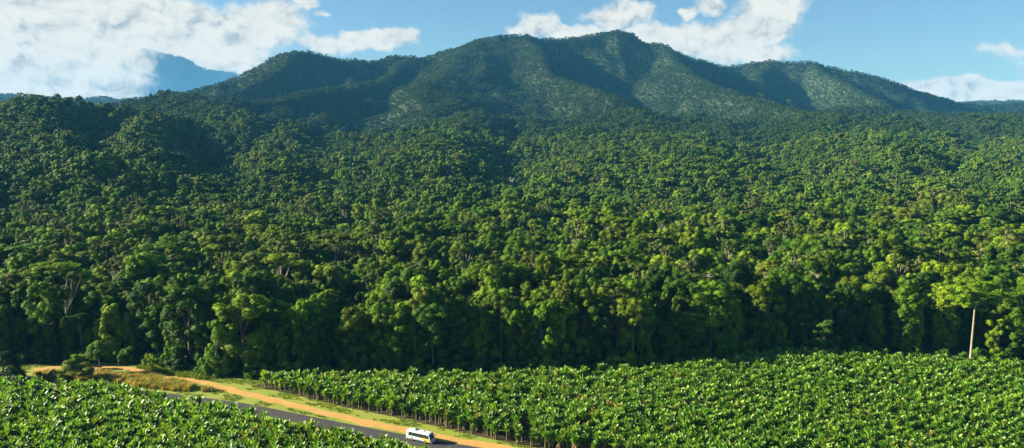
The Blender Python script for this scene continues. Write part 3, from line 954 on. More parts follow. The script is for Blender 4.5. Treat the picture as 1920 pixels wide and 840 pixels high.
# spreading shrubs
C = []
for i in range(34):
    a = rs.uniform(0, 6.28); q = rs.uniform(0, 1) ** .6 * 4.6
    C.append((math.cos(a) * q, math.sin(a) * q * .8, 5.4 - q * q * .10 + rs.uniform(-1.8, 0), rs.uniform(.7, 1.3), .45, .05))
m_fs = foliage_mat('leaf_feathery', [(0, (0.13, 0.18, 0.020)), (1, (0.15, 0.20, 0.024))])
special('spreading_shrub', 140, 716, C, 71, 4200, .24, m_fs, M['bark_dark'], .16, 'feathery spreading shrub in front of the dirt track bend', 'shrub', sc=1.35)
C = [(rs.normal() * 2.0, rs.normal() * 1.3, rs.uniform(.6, 3.2), rs.uniform(.6, 1.1), .6, .1) for i in range(18)]
m_ys = foliage_mat('leaf_yellow_shrub', [(0, (0.14, 0.15, 0.03)), (1, (0.20, 0.19, 0.04))])
special('roadside_shrub', 92, 712, C, 72, 1300, .24, m_ys, M['bark_dark'], .08, 'yellowish low shrub left of the feathery spreading shrub', 'shrub')
# dark round tree at the left edge
C = []
for i in range(60):
    d = rs.normal(size=3); d /= np.linalg.norm(d); d[2] = abs(d[2])
    C.append((d[0] * 5.6, d[1] * 5, 1.2 + d[2] * 8.6, rs.uniform(1.0, 1.8), .7, .1))
m_dk = foliage_mat('leaf_dark', [(0, (0.030, 0.070, 0.018)), (1, (0.045, 0.09, 0.02))])
special('round_tree', 8, 716, C, 81, 5200, .3, m_dk, M['bark_dark'], .3, 'dense dark round tree at the left edge beside the near field')
# yellow-green tree at the edge
C = []
for (tx, tz, w) in [(0, 12.5, 1.8), (-1.5, 9.5, 1.6), (1.8, 10.2, 1.8), (-.5, 6.5, 1.4), (2.2, 13.5, 1.3)]:
    for j in range(7):
        q = rs.normal(size=2) * w * .6
        C.append((tx + q[0], q[1], tz + rs.uniform(-.5, .5), rs.uniform(.7, 1.2), .6, .1))
special('rainforest_tree', 1541, 669, C, 91, 2400, .28, m_v, M['bark_dark'], .18, 'yellow-green tiered tree in front of the dark forest wall')
C = [(rs.normal() * .9, rs.normal() * .7, z_, rs.uniform(.5, .9), .8, .3) for z_ in np.linspace(.6, 5.5, 12)]
special('small_tree', 284, 692, C, 95, 900, .24, M['leaf_vine'], M['bark_dark'], .08, 'leaning young sapling between the track and the dark forest')


# pale standing trees with visible limbs in the forest
def pale_tree(px, py, D, h, seed, label, crown=True, spread=1.0, name='rainforest_tree'):
    p = AT(px, py, D)
    r = np.random.default_rng(seed)
    zt = float(terrain(np.array([p[0]]), np.array([p[1]]))[0])
    e = empty(name, (p[0], p[1], zt), 0, 1, label=label, category='tree')
    g = Geo(); hh = h
    g.tube([(0, 0, -.5), (.1, 0, hh * .35), (0, 0, hh * .62)], [.5, .42, .36], 7)
    tips = []
    for k in range(6):
        a = r.uniform(0, 6.28); q = r.uniform(1.5, 4.5) * spread; tz = hh * r.uniform(.8, 1.0)
        b = (math.cos(a) * q, math.sin(a) * q * .7, tz)
        m_ = (b[0] * .4, b[1] * .4, hh * .62 + (tz - hh * .62) * .55)
        g.tube([(0, 0, hh * .6), m_, b], [.26, .17, .07], 5)
        tips.append(b)
        for s_ in range(2):
            c = (b[0] + r.normal() * 1.2, b[1] + r.normal(), b[2] + r.uniform(.2, 1.4))
            g.tube([m_, tuple((np.array(m_) + c) / 2 + r.normal(size=3) * .2), c], [.13, .09, .04], 4); tips.append(c)
    link('trunk', g.mesh('trunk', [M['bark_dead']], smooth=True), e)
    if crown:
        C = [(t[0] + r.normal() * .4, t[1], t[2] + .3, r.uniform(.7, 1.25), .6, 0) for t in tips]
        cm, _ = build_crown('crown', None, seed, 1500, .28, M['leaf_olive'], clumps=C)
        link('crown', cm, e)


pale_tree(1240, 440, 470, 33, 3, 'pale forked tree rising out of the middle of the green canopy')
pale_tree(1641, 470, 420, 31, 4, 'white-trunked round-crowned tree standing above the right-hand canopy')
pale_tree(960, 312, 980, 36, 6, 'bare greyish tree without leaves high in the central canopy', crown=False, name='dead_tree')
pale_tree(215, 505, 345, 31, 8, 'forked grey-trunked tree showing in the left dark canopy', spread=.8)
# bare fallen limb
g = Geo(); 
g.tube([(-5, 0, -.8), (-2, .3, .2), (0, 0, .9), (3.5, -.4, .7)], [.10, .2, .3, .12], 5)
g.tube([(0, 0, .8), (2.2, .4, 1.8), (4.2, .2, 1.5)], [.2, .13, .05], 5)
g.tube([(-2, .3, .2), (-.8, 0, 1.7)], [.14, .05], 5)
p = AT(1322, 522, 330)
link('fallen_branch', g.mesh('fallen_branch', [M['bark_dead']], smooth=True), label='bleached bare branch lying across the canopy above the field', category='branch').location = tuple(p)


# ------------------------------------------------------------------ banana plants
def banana_leaf(g, base, a, tilt, length, width, r, t):
    """arching blade, folded along its midrib"""
    n = 6
    dirh = np.array([math.cos(a), math.sin(a), 0]); side = np.array([-math.sin(a), math.cos(a), 0])
    p = np.array(base, float); ang = tilt
    step = length / n
    pts, nor = [], []
    for i in range(n + 1):
        pts.append(p.copy())
        d = dirh * math.sin(ang) + np.array([0, 0, math.cos(ang)])
        nor.append(np.array([0, 0, 1]) * math.sin(ang) - dirh * math.cos(ang))
        p = p + d * step
        ang += r.uniform(.03, .16) * (1.5 if i > 3 else .6)
    tw = r.uniform(-.5, .5)
    V = []
    prof = [0.05, .75, 1.0, 1.0, .9, .65, .05]
    for i in range(n + 1):
        w = width * prof[i] * .5
        s = side * math.cos(tw) + nor[i] * math.sin(tw)
        up = nor[i] * w * .55
        V += [pts[i] - s * w + up, pts[i], pts[i] + s * w + up]
    Q = []
    for i in range(n):
        for j in (0, 1):
            b = i * 3 + j
            Q.append((b, b + 1, b + 4, b + 3))
    g.add(V, Q, t)


def banana_mesh(seed):
    r = np.random.default_rng(seed)
    gs, gl, gd = Geo(), Geo(), Geo()
    nst = 2 if seed % 2 else 3
    for s_ in range(nst):
        h = r.uniform(1.9, 2.6) * (1 if s_ == 0 else r.uniform(.45, .75))
        ox, oy = (0, 0) if s_ == 0 else (r.uniform(-.8, .8), r.uniform(-.8, .8))
        gs.tube([(ox, oy, -.1), (ox, oy, .3), (ox * 1.1, oy, h * .7), (ox * 1.2, oy, h + .1)], [.17, .15, .12, .07], 6)
        nl = int(r.integers(10, 14)) if s_ == 0 else 6
        a0 = r.uniform(0, 6.28)
        for k in range(nl):
            a = a0 + k * 2.4 + r.normal() * .25
            tilt = [.05, .10, .16, .22, .28, .35, .42, .50, .58, .68, .80, .95, 1.15][k] + r.normal() * .06
            banana_leaf(gl, (ox * 1.2, oy, h - .02 * k), a, tilt, r.uniform(1.6, 2.4) * (1 if s_ == 0 else .7), r.uniform(.56, .78), r, r.uniform(.2, .9))
        for k in range(5 if s_ == 0 else 2):
            a = r.uniform(0, 6.28)
            banana_leaf(gd, (ox * 1.2, oy, h - .3), a, 2.2, r.uniform(.9, 1.5) * (1 if s_ == 0 else .5), .34, r, .5)
    return (gs.mesh('pseudostem', [M['banana_stem']], smooth=True), gl.mesh('leaf_crown', [M['banana_leaf']]), gd.mesh('dead_leaves', [M['dead_leaf']]))


BAN = [banana_mesh(100 + i) for i in range(12)]
ban_src = bpy.data.collections.new('banana_sources')
for i, (a, b, c) in enumerate(BAN):
    ab = join_meshes('t', a, b)
    # three-way join keeps all three materials
    v1 = join_meshes('banana_plant', b, a)
    o = bpy.data.objects.new('ban_' + letters[i], v1); ban_src.objects.link(o)


def rows(poly, ang, row_s, in_s, seed, bend=0.0):
    r = np.random.default_rng(seed)
    c, s = math.cos(ang), math.sin(ang)
    u = np.arange(-420, 420, in_s); v = np.arange(-420, 420, row_s)
    U, W = np.meshgrid(u, v)
    U = U + r.uniform(-.45, .45, U.shape) * in_s
    W = W + r.uniform(-.09, .09, W.shape) * row_s + bend * np.sin(U / 45) + 2.5 * (fbm(U / 50, W / 50, 31, 2) - .5)
    X = U * c - W * s; Y = U * s + W * c
    P = np.stack([X.ravel(), Y.ravel()], 1)
    P = P[inside(P, poly)]
    keep = fbm(P[:, 0] / 5, P[:, 1] / 5, seed, 2) + r.random(len(P)) * .25 > 0.36
    return P[keep]


PR = rows(FIELD_R, R(31), 3.5, 1.4, 41, bend=1.0)
PL = rows(FIELD_L, R(24), 2.5, 1.75, 42, bend=1.5)
ga, gb = G(98, 722)[:2], G(112, 775)[:2]
e_ = gb - ga; t_ = np.clip(((PL - ga) @ e_) / (e_ @ e_), 0, 1)
PL = PL[np.hypot(*(PL - ga - t_[:, None] * e_).T) > 1.0 + .5 * np.sin(PL[:, 1] / 4)]
PB = np.vstack([PR, PL]); side = np.r_[np.zeros(len(PR)), np.ones(len(PL))]
okb = (dist_path(PB, ROAD) > 5.0) & (dist_path(PB, TRACK) > 4.2)
PB, side = PB[okb], side[okb]
bs = r_.uniform(.95, 1.38, len(PB)) * (0.88 + .24 * fbm(PB[:, 0] / 16, PB[:, 1] / 16, 8, 2)); br = r_.uniform(0, 6.28, len(PB)); bidx = r_.integers(0, len(BAN), len(PB))
bx, by, bd_ = project(np.column_stack([PB, np.full(len(PB), 2.5)]))
inf = (bx > -5) & (bx < 1925) & (by < 846)
od = np.where(inf)[0]; od = od[np.argsort(bd_[od])]
indb = od[:300]
mk = np.ones(len(PB), bool); mk[indb] = False
print('bananas', len(PB))
scatter('banana_plantation', np.column_stack([PB[mk], np.zeros(mk.sum())]), bidx[mk], bs[mk], br[mk], ban_src, kind='stuff',
        label='close-planted banana crop filling both fields behind the nearest plants', category='banana crop')
LM = [(0, 60, 'at the lower left corner'), (60, 130, 'left of the dark gap between rows'), (130, 220, 'right of the dark gap between rows'), (220, 310, 'in the left third of the near field'), (310, 400, 'in the middle of the near field'), (400, 480, 'below the middle of the road'),
      (480, 560, 'near the bare soil patch by the verge'), (560, 640, 'towards the tip of the near field'), (640, 780, 'at the tip of the near field by the bus'), (780, 960, 'right of the bus beside the dirt track'),
      (960, 1060, 'where the dirt track leaves the picture'), (1060, 1160, 'inside the left end of the far field'), (1160, 1260, 'in the left middle of the far field'), (1260, 1360, 'in the middle of the far field'), (1360, 1460, 'right of the middle of the far field'),
      (1460, 1560, 'below the yellow-green edge tree'), (1560, 1680, 'in the right part of the far field'), (1680, 1800, 'left below the tall white-trunked tree'), (1800, 1930, 'at the lower right corner')]
for i in indb:
    a, b, c = BAN[bidx[i]]
    x = bx[i]
    lm = next((q[2] for q in LM if q[0] <= x < q[1]), LM[0][2])
    dp = 'bottommost' if by[i] > 828 else ('second-row' if by[i] > 812 else 'third-row')
    hs = 'tall' if bs[i] > 1.25 else ('short' if bs[i] < 1.05 else 'mid-sized')
    tw = 'two-stemmed' if bidx[i] % 2 == 1 else 'bushy'
    e = empty('banana_plant', (PB[i, 0], PB[i, 1], 0), br[i], bs[i], label=f'{hs} {tw} banana plant, {dp}, {lm}', category='banana plant', group='banana plants in the nearest rows')
    link('pseudostem', a, e); link('leaf_crown', b, e); link('dead_leaves', c, e)

# ------------------------------------------------------------------ grass
def tuft_mesh(seed, h, n, spread, wid, material):
    r = np.random.default_rng(seed); g = Geo()
    for k in range(n):
        a = r.uniform(0, 6.28); q = r.random() * spread; b = np.array([math.cos(a) * q, math.sin(a) * q, 0])
        d = np.array([math.cos(a), math.sin(a), 0]) * r.uniform(.1, .7) * h; hh = h * r.uniform(.6, 1.1)
        s = np.array([-math.sin(a), math.cos(a), 0]) * wid
        m_ = b + d * .35 + np.array([0, 0, hh * .65]); t_ = b + d + np.array([0, 0, hh])
        g.add([b - s, b + s, m_ + s * .8, m_ - s * .8, t_ + s * .15, t_ - s * .15], [(0, 1, 2, 3), (3, 2, 4, 5)], r.uniform(.2, .9))
    return g.mesh('tuft', [material])


gs_ = bpy.data.collections.new('grass_sources')
for i in range(3):
    gs_.objects.link(bpy.data.objects.new('gr_' + letters[i], tuft_mesh(i, 1.5, 60, .55, .035, M['dry_grass'])))
for i in range(3):
    gs_.objects.link(bpy.data.objects.new('gr_' + letters[3 + i], tuft_mesh(i + 9, .38, 40, .5, .03, M['green_grass'])))
mound = np.array([G(*p)[:2] for p in [(55, 704), (110, 700), (180, 700), (250, 706), (300, 711), (350, 719), (395, 726), (400, 733), (385, 737), (330, 734), (280, 730), (230, 722), (180, 716), (100, 716)]])
P = jitter_grid(-190, -70, 215, 320, 1.05, 5); P = P[inside(P, mound)]
P = P[(dist_path(P, TRACK) > 2.8)]
P = P[fbm(P[:, 0] / 5, P[:, 1] / 5, 4, 2) > .36]
n1_ = len(P)
mg = foliage_mat('x', [(0, (0, 0, 0)), (1, (0, 0, 0))])
scatter('dry_grass', np.column_stack([P, np.zeros(n1_)]), r_.integers(0, 3, n1_), r_.uniform(.7, 1.5, n1_), r_.uniform(0, 6, n1_), gs_, kind='stuff', label='tall brown dry grass between the road and the dirt track', category='grass')
P = jitter_grid(-200, 60, 190, 320, .95, 6)
dr, dt = dist_path(P, ROAD), dist_path(P, TRACK)
far_edge = inside(P, FIELD_R) | inside(P, FIELD_L) | inside(P, mound)
sel = (dr > 3.5) & (dr < 26) & (dt > 2.7) & ~far_edge & (P[:, 1] < edge_y(P[:, 0]) - .5) & (fbm(P[:, 0] / 6, P[:, 1] / 6, 14, 3) > .47)
P = P[sel]; n2_ = len(P)
scatter('grass', np.column_stack([P, np.zeros(n2_)]), r_.integers(3, 6, n2_), r_.uniform(.5, 1.3, n2_), r_.uniform(0, 6, n2_), gs_, kind='stuff', label='yellow-green verge grass growing beside the road and track', category='grass')
# green fringe along the forest side of the track
P = jitter_grid(-170, -80, 250, 320, .8, 8)
P = P[(dist_path(P, TRACK) > 2.7) & (P[:, 1] > np.interp(P[:, 0], TRACK[:, 0], TRACK[:, 1])) & (dist_path(P, TRACK) < 6) & (P[:, 0] > G(258, 690)[0]) & (P[:, 0] < G(400, 700)[0])]
scatter('tall_grass', np.column_stack([P, np.zeros(len(P))]), r_.integers(3, 6, len(P)), r_.uniform(1.5, 3.2, len(P)), r_.uniform(0, 6, len(P)), gs_, kind='stuff', label='lush green grass fringe between the track and the forest', category='grass')

# guide posts by the track
mp = plain('post_white', (.75, .74, .7), .6)
mw = plain('post_wood', (.25, .19, .13), .8)
for px, py, h, lb in ((383, 731, 2.0, 'pale-topped thin marker post standing in the dry grass'), (397, 736, 1.3, 'short pale marker post at the end of the dry grass')):
    e = empty('marker_post', tuple(G(px, py)), 0, 1, label=lb, category='post', group='marker posts in the dry grass')
    g = Geo(); g.tube([(0, 0, 0), (0, 0, h * .85)], [.07, .07], 6); link('post', g.mesh('post', [mw]), e)
    g = Geo(); g.box((-.12, -.05, h * .8), (.12, .05, h)); link('marker_plate', g.mesh('plate', [mp]), e)
e = empty('track_post', tuple(G(222, 686)), 0, 1, label='lone thin grey post on the far side of the orange track', category='post')
g = Geo(); g.tube([(0, 0, 0), (0, 0, 2.2)], [.08, .07], 6); link('post', g.mesh('post', [mp]), e)
g = Geo(); g.tube([(0, 0, 2.2), (0, 0, 2.28), (0, 0, 2.32)], [.1, .1, .02], 6); link('post_cap', g.mesh('cap', [mw]), e)


# ------------------------------------------------------------------ the bus
def build_bus(loc, heading):
    Lb, W, H = 8.2, 2.35, 2.85
    root = empty('bus', loc, heading, 1, label='white minibus with yellow and teal swoops driving along the road', category='bus')
    white = plain('bus_white', (.80, .82, .82), .25, coat=.6)
    glass = plain('bus_glass', (.012, .022, .030), .06, spec=.8)
    wind = plain('bus_windscreen', (.008, .07, .14), .2, spec=.25)
    yellow = plain('bus_yellow', (.85, .50, .02), .3, coat=.5)
    teal = plain('bus_teal', (.06, .34, .42), .3, coat=.5)
    black = plain('bus_black', (.02, .02, .02), .6)
    rubber = plain('tyre_rubber', (.02, .02, .02), .9)
    chrome = plain('rim_metal', (.6, .6, .6), .3, metal=.8)
    lampw = plain('lamp_glass', (.8, .8, .78), .1)
    red = plain('lamp_red', (.5, .02, .02), .2)
    grey = plain('unit_grey', (.55, .57, .58), .5)
    hx, hy = Lb / 2, W / 2
    # side profile stations: (x at bottom, x at belt, x at roof) front and rear; body as lofted rings along z
    rings = [(.38, hx - .10, hy - .06), (.50, hx, hy), (1.15, hx, hy), (1.40, hx - .03, hy - .005), (1.75, hx - .16, hy - .03), (2.35, hx - .40, hy - .07), (2.66, hx - .52, hy - .10), (2.79, hx - .60, hy - .20), (2.85, hx - .78, hy - .38)]
    rear = [(.38, .08), (.50, 0), (1.15, 0), (1.40, 0), (1.75, .02), (2.35, .06), (2.66, .09), (2.79, .18), (2.85, .36)]
    def ring_pts(z, xf, y, xr, rc=.32, n=5):
        pts = []
        rc = min(rc, y * .6)
        for cx, cy, a0 in ((xf - rc, y - rc, 0), (xr + rc, y - rc, 90), (xr + rc, -y + rc, 180), (xf - rc, -y + rc, 270)):
            for k in range(n):
                a = R(a0 + 90 * k / (n - 1))
                pts.append((cx + rc * math.cos(a), cy + rc * math.sin(a), z))
        return pts
    V, Q = [], []
    for (z, xf, y), (_, dx) in zip(rings, rear):
        V += ring_pts(z, xf, y, -hx + dx)
    n = 20
    for i in range(len(rings) - 1):
        for j in range(n):
            Q.append((i * n + j, i * n + (j + 1) % n, (i + 1) * n + (j + 1) % n, (i + 1) * n + j))
    top = (len(rings) - 1) * n
    for k in range(0, n // 2 - 1):
        Q.append((top + k, top + k + 1, top + n - 2 - k, top + n - 1 - k))
        Q.append((k + 1, k, n - 1 - k, n - 2 - k))
    me = np_mesh('body', V, Q, [white], smooth=True)
    body = link('body', me, root)

    def half_y(z):
        return float(np.interp(z, [q[0] for q in rings], [q[2] for q in rings]))

    def front_x(z):
        return float(np.interp(z, [q[0] for q in rings], [q[1] for q in rings]))

    def side_panel(name, xz, material, s, proud=.012):
        """outline in (x, z) laid against one flank with a little thickness"""
        import bmesh
        bm = bmesh.new()
        o_ = [bm.verts.new((x, s * (half_y(z) + proud), z)) for x, z in xz]
        i_ = [bm.verts.new((x, s * (half_y(z) - .05), z)) for x, z in xz]
        bm.faces.new(o_ if s < 0 else o_[::-1])
        k = len(xz)
        for a in range(k):
            b = (a + 1) % k
            bm.faces.new((o_[a], i_[a], i_[b], o_[b]) if s < 0 else (o_[b], i_[b], i_[a], o_[a]))
        bmesh.ops.recalc_face_normals(bm, faces=bm.faces)
        me = bpy.data.meshes.new(name); bm.to_mesh(me); bm.free(); me.materials.append(material)
        return link(name, me, root)
    def shell(name, rows, material, where, s=1, proud=.02, nx=6):
        """a pane that follows the curved body; rows are (z, from, to)"""
        zs = [q[0] for q in rows]
        zz = np.unique(np.r_[np.linspace(zs[0], zs[-1], 9), [q[0] for q in rings if zs[0] < q[0] < zs[-1]]])
        V = []
        for p in (proud, -.06):
            for z in zz:
                a, b = np.interp(z, zs, [q[1] for q in rows]), np.interp(z, zs, [q[2] for q in rows])
                for u in np.linspace(a, b, nx + 1):
                    if where == 'side':
                        V.append((u, s * (half_y(z) + p), z))
                    else:
                        rc, hyz = .32, half_y(z)
                        over = max(0.0, abs(u) - (hyz - rc))
                        back = rc - math.sqrt(max(rc * rc - over * over, 0))
                        xf = front_x(z) if where == 'front' else hx - float(np.interp(z, [q[0] for q in rings], [q[1] for q in rear]))
                        V.append(((1 if where == 'front' else -1) * (xf + p - back), u, z))
        k, n_ = len(zz), nx + 1
        Q = []
        for o in (0, k * n_):
            for i in range(k - 1):
                for j in range(nx):
                    q = (o + i * n_ + j, o + i * n_ + j + 1, o + (i + 1) * n_ + j + 1, o + (i + 1) * n_ + j)
                    Q.append(q if o == 0 else q[::-1])
        o = k * n_
        for i in range(k - 1):
            for j in (0, nx):
                a, b = i * n_ + j, (i + 1) * n_ + j
                Q.append((a, b, b + o, a + o))
        for j in range(nx):
            for i in (0, k - 1):
                a = i * n_ + j
                Q.append((a, a + 1, a + 1 + o, a + o))
        return link(name, np_mesh(name, V, Q, [material]), root)
    for s in (1, -1):
        xs = [-3.2, -2.0, -.75, .5, 1.75, 2.85]
        for a, b in zip(xs[:-1], xs[1:]):
            shell('side_window', [(1.42, a + .04, b - .04), (2.34, a + .04, b - .04)], glass, 'side', s, .022)
        shell('window_band', [(1.34, -3.3, 3.62), (1.75, -3.28, 3.5), (2.42, -3.2, 3.32)], black, 'side', s, .012, nx=12)
        shell('side_window', [(1.42, 2.9, 3.54), (1.75, 2.9, 3.44), (2.34, 2.9, 3.28)], glass, 'side', s, .022)
        side_panel('yellow_swoop', [(-.6, 1.12), (.8, 1.06), (1.9, .95), (2.6, .80), (3.0, .62), (3.05, .52), (3.75, .52), (3.76, 1.15), (3.6, 1.30), (2.6, 1.31), (1.2, 1.31), (.2, 1.26)], yellow, s, .016)
        side_panel('teal_swoop', [(-3.76, .56), (-3.4, .56), (-3.1, .9), (-3.0, 1.3), (-3.3, 1.8), (-3.45, 2.3), (-3.72, 2.3), (-3.74, 1.3)], teal, s, .014)
        side_panel('teal_swoop', [(-1.5, .52), (.6, .52), (1.6, .62), (.5, .74), (-.8, .70)], teal, s, .014)
    # windscreen and rear window follow the raked ends
    def end_panel(name, outline, material, front=True, proud=.015):
        import bmesh
        bm = bmesh.new(); k = len(outline)
        def xx(z, p):
            if front: return front_x(z) + p
            return -hx + float(np.interp(z, [q[0] for q in rear], [q[1] for q in rear])) - p
        o_ = [bm.verts.new((xx(z, proud) - (.0 if abs(y) < .8 else .05) * (1 if front else -1), y, z)) for y, z in outline]
        i_ = [bm.verts.new((xx(z, -.12), y, z)) for y, z in outline]
        bm.faces.new(o_)
        for a in range(k):
            b = (a + 1) % k
            bm.faces.new((o_[a], o_[b], i_[b], i_[a]))
        bmesh.ops.recalc_face_normals(bm, faces=bm.faces)
        me = bpy.data.meshes.new(name); bm.to_mesh(me); bm.free(); me.materials.append(material)
        return link(name, me, root)
    shell('windscreen', [(1.28, -.98, .98), (1.45, -1.04, 1.04), (2.3, -.98, .98), (2.55, -.86, .86)], wind, 'front', 1, .02, nx=12)
    shell('rear_window', [(1.5, -.85, .85), (2.3, -.8, .8)], glass, 'rear', 1, .02)
    end_panel('front_grille', [(-.45, .80), (.45, .80), (.5, 1.05), (-.5, 1.05)], black, proud=.02)
    end_panel('yellow_nose', [(-.95, 1.08), (.95, 1.08), (.95, 1.24), (-.95, 1.24)], yellow, proud=.018)
    for s in (1, -1):
        end_panel('headlight', [(s * .60, .78), (s * .92, .80), (s * .95, 1.02), (s * .60, .98)], lampw, proud=.03)
        end_panel('tail_light', [(s * .78, .75), (s * .98, .75), (s * .98, 1.2), (s * .78, 1.2)], red, front=False, proud=.03)
    g = Geo(); g.box((hx - .05, -hy + .1, .32), (hx + .10, hy - .1, .62)); link('front_bumper', g.mesh('b', [white]), root)
    g = Geo(); g.box((-hx - .10, -hy + .1, .34), (-hx + .05, hy - .1, .62)); link('rear_bumper', g.mesh('b', [white]), root)
    g = Geo(); g.box((-2.6, -.62, 2.80), (-1.0, .62, 3.02)); g.box((-2.5, -.5, 3.02), (-1.1, .5, 3.06)); link('air_conditioner', g.mesh('ac', [grey]), root)
    g = Geo(); g.box((.7, -.35, 2.82), (1.4, .35, 2.92)); link('roof_hatch', g.mesh('hatch', [grey]), root)
    for xw in (2.35, -2.15):
        for s in (1, -1):
            cyy = s * (hy - .14)
            ang = np.linspace(0, 2 * math.pi, 21)[:-1]
            prof = [(.26, -.13), (.40, -.13), (.43, -.08), (.43, .08), (.40, .13), (.26, .13)]
            V = [(xw + r0 * math.cos(t), cyy + s * yy + s * .03, .43 + r0 * math.sin(t)) for r0, yy in prof for t in ang]
            Q = [(i * 20 + j, i * 20 + (j + 1) % 20, (i + 1) * 20 + (j + 1) % 20, (i + 1) * 20 + j) for i in range(5) for j in range(20)]
            wheel = link('wheel', np_mesh('tyre', V, Q, [rubber], smooth=True), root)
            prof = [(.27, .10), (.22, .12), (.10, .07), (.02, .09)]
            V = [(xw + r0 * math.cos(t), cyy + s * yy + s * .03, .43 + r0 * math.sin(t)) for r0, yy in prof for t in ang]
            Q = [(i * 20 + j, i * 20 + (j + 1) % 20, (i + 1) * 20 + (j + 1) % 20, (i + 1) * 20 + j) for i in range(3) for j in range(20)]
            link('rim', np_mesh('rim', V, Q, [chrome], smooth=True), wheel)
            aa = np.linspace(0, math.pi, 9)
            side_panel('wheel_arch', [(xw + .56 * math.cos(t), .40 + .56 * math.sin(t)) for t in aa], black, s, .006)
    for s in (1, -1):
        mr = Geo(); mr.tube([(hx - .35, s * (hy - .05), 1.95), (hx - .05, s * (hy + .22), 2.1), (hx + .02, s * (hy + .26), 1.9)], [.03, .03, .03], 5)
        ob = link('mirror', mr.mesh('arm', [black]), root)
        h = Geo(); h.box((hx - .06, s * (hy + .26) - .10, 1.52), (hx + .06, s * (hy + .26) + .10, 1.92)); link('mirror_housing', h.mesh('h', [black]), ob)
    g = Geo(); g.box((-hx + .3, -hy + .2, .3), (hx - .3, hy - .2, .42)); link('underbody', g.mesh('u', [black]), root)
    return root


pb = G(786, 829)
i0 = int(np.argmin(np.hypot(*(ROAD - pb[:2]).T)))
tg = ROAD[i0 + 3] - ROAD[i0 - 3]
bc = ROAD[i0] + np.array([tg[1], -tg[0]]) / np.linalg.norm(tg) * -0.9
build_bus((bc[0], bc[1], 0.085), math.atan2(tg[1], tg[0]) - R(4))

# ------------------------------------------------------------------ haze
g = Geo(); g.box((-8300, -8300, -1.6), (8300, 8300, 620))
hz = g.mesh('haze', [])
m, nt, out = mat('haze')
pv = N(nt, 'ShaderNodeVolumePrincipled')
pv.inputs['Color'].default_value = (0.12, 0.52, 1.0, 1)
pv.inputs['Density'].default_value = 0.00004
pv.inputs['Anisotropy'].default_value = 0.0
nt.links.new(pv.outputs[0], out.inputs['Volume'])
hz.materials.append(m)
link('haze', hz, kind='stuff', label='thin blue air over the valley and mountain', category='haze')

# ------------------------------------------------------------------ sun and sky
SUN_EL, SUN_AZ = R(22), R(-86)     # azimuth from +y, clockwise; the sun stands to the left
sd = bpy.data.lights.new('sun', 'SUN'); sd.energy = 5.0; sd.angle = R(0.53); sd.color = (1.0, 0.89, 0.68)
so = bpy.data.objects.new('sun', sd); COL.objects.link(so)
dirv = Vector((math.sin(SUN_AZ) * math.cos(SUN_EL), math.cos(SUN_AZ) * math.cos(SUN_EL), math.sin(SUN_EL)))
so.rotation_euler = dirv.to_track_quat('Z', 'Y').to_euler()
so.location = (-300, 0, 400)

w = bpy.data.worlds.new('World'); scene.world = w; w.use_nodes = True
nt = w.node_tree; nt.nodes.clear(); L = nt.links.new
out = nt.nodes.new('ShaderNodeOutputWorld')
SKY_STRENGTH = 0.05
EXPO = 1.85
sky = N(nt, 'ShaderNodeTexSky', sky_type='NISHITA', sun_disc=False, sun_elevation=SUN_EL, sun_rotation=SUN_AZ, altitude=100, air_density=1.0, dust_density=0.4, ozone_density=1.6)
tc = N(nt, 'ShaderNodeTexCoord')
sp = N(nt, 'ShaderNodeSeparateXYZ'); L(tc.outputs['Generated'], sp.inputs[0])
azn = N(nt, 'ShaderNodeMath', operation='ARCTAN2'); L(sp.outputs[0], azn.inputs[0]); L(sp.outputs[1], azn.inputs[1])
eln = N(nt, 'ShaderNodeMath', operation='ARCSINE'); L(sp.outputs[2], eln.inputs[0])
uv = N(nt, 'ShaderNodeCombineXYZ'); L(azn.outputs[0], uv.inputs[0]); L(eln.outputs[0], uv.inputs[1])


def math_(op, a, b=None, clamp=False):
    n = N(nt, 'ShaderNodeMath', operation=op, use_clamp=clamp)
    for i, q in enumerate((a, b)):
        if q is None: continue
        if isinstance(q, (int, float)): n.inputs[i].default_value = q
        else: L(q, n.inputs[i])
    return n.outputs[0]


def azel(px, py):
    d = ray(px, py); d = d / np.linalg.norm(d)
    return math.atan2(d[0], d[1]), math.asin(d[2])


# domain warp so cloud outlines curl
wn = N(nt, 'ShaderNodeTexNoise', in_Scale=16.0, in_Detail=4.0, in_Roughness=0.6); L(uv.outputs[0], wn.inputs['Vector'])
wv = N(nt, 'ShaderNodeVectorMath', operation='MULTIPLY_ADD'); L(wn.outputs['Color'], wv.inputs[0])
wv.inputs[1].default_value = (0.050, 0.036, 0); wv.inputs[2].default_value = (-0.025, -0.018, 0)
wa = N(nt, 'ShaderNodeVectorMath', operation='ADD'); L(wv.outputs[0], wa.inputs[0]); L(uv.outputs[0], wa.inputs[1])


def blob(px, py, rx, ry, amp, vec):
    a, e = azel(px, py)
    n = N(nt, 'ShaderNodeVectorMath', operation='SUBTRACT'); L(vec, n.inputs[0]); n.inputs[1].default_value = (a, e, 0)
    s = N(nt, 'ShaderNodeVectorMath', operation='MULTIPLY'); L(n.outputs[0], s.inputs[0]); s.inputs[1].default_value = (F / rx, F / ry, 0)
    l = N(nt, 'ShaderNodeVectorMath', operation='LENGTH'); L(s.outputs[0], l.inputs[0])
    m_ = N(nt, 'ShaderNodeMapRange', interpolation_type='SMOOTHSTEP'); L(l.outputs['Value'], m_.inputs[0])
    m_.inputs[1].default_value = 0.15; m_.inputs[2].default_value = 1.35; m_.inputs[3].default_value = amp; m_.inputs[4].default_value = 0
    return m_.outputs[0]


def field(blobs, vec):
    f = None
    for b in blobs:
        o = blob(*b, vec)
        f = o if f is None else math_('MAXIMUM', f, o) if b[4] < 1.2 else math_('ADD', f, o)
    return f


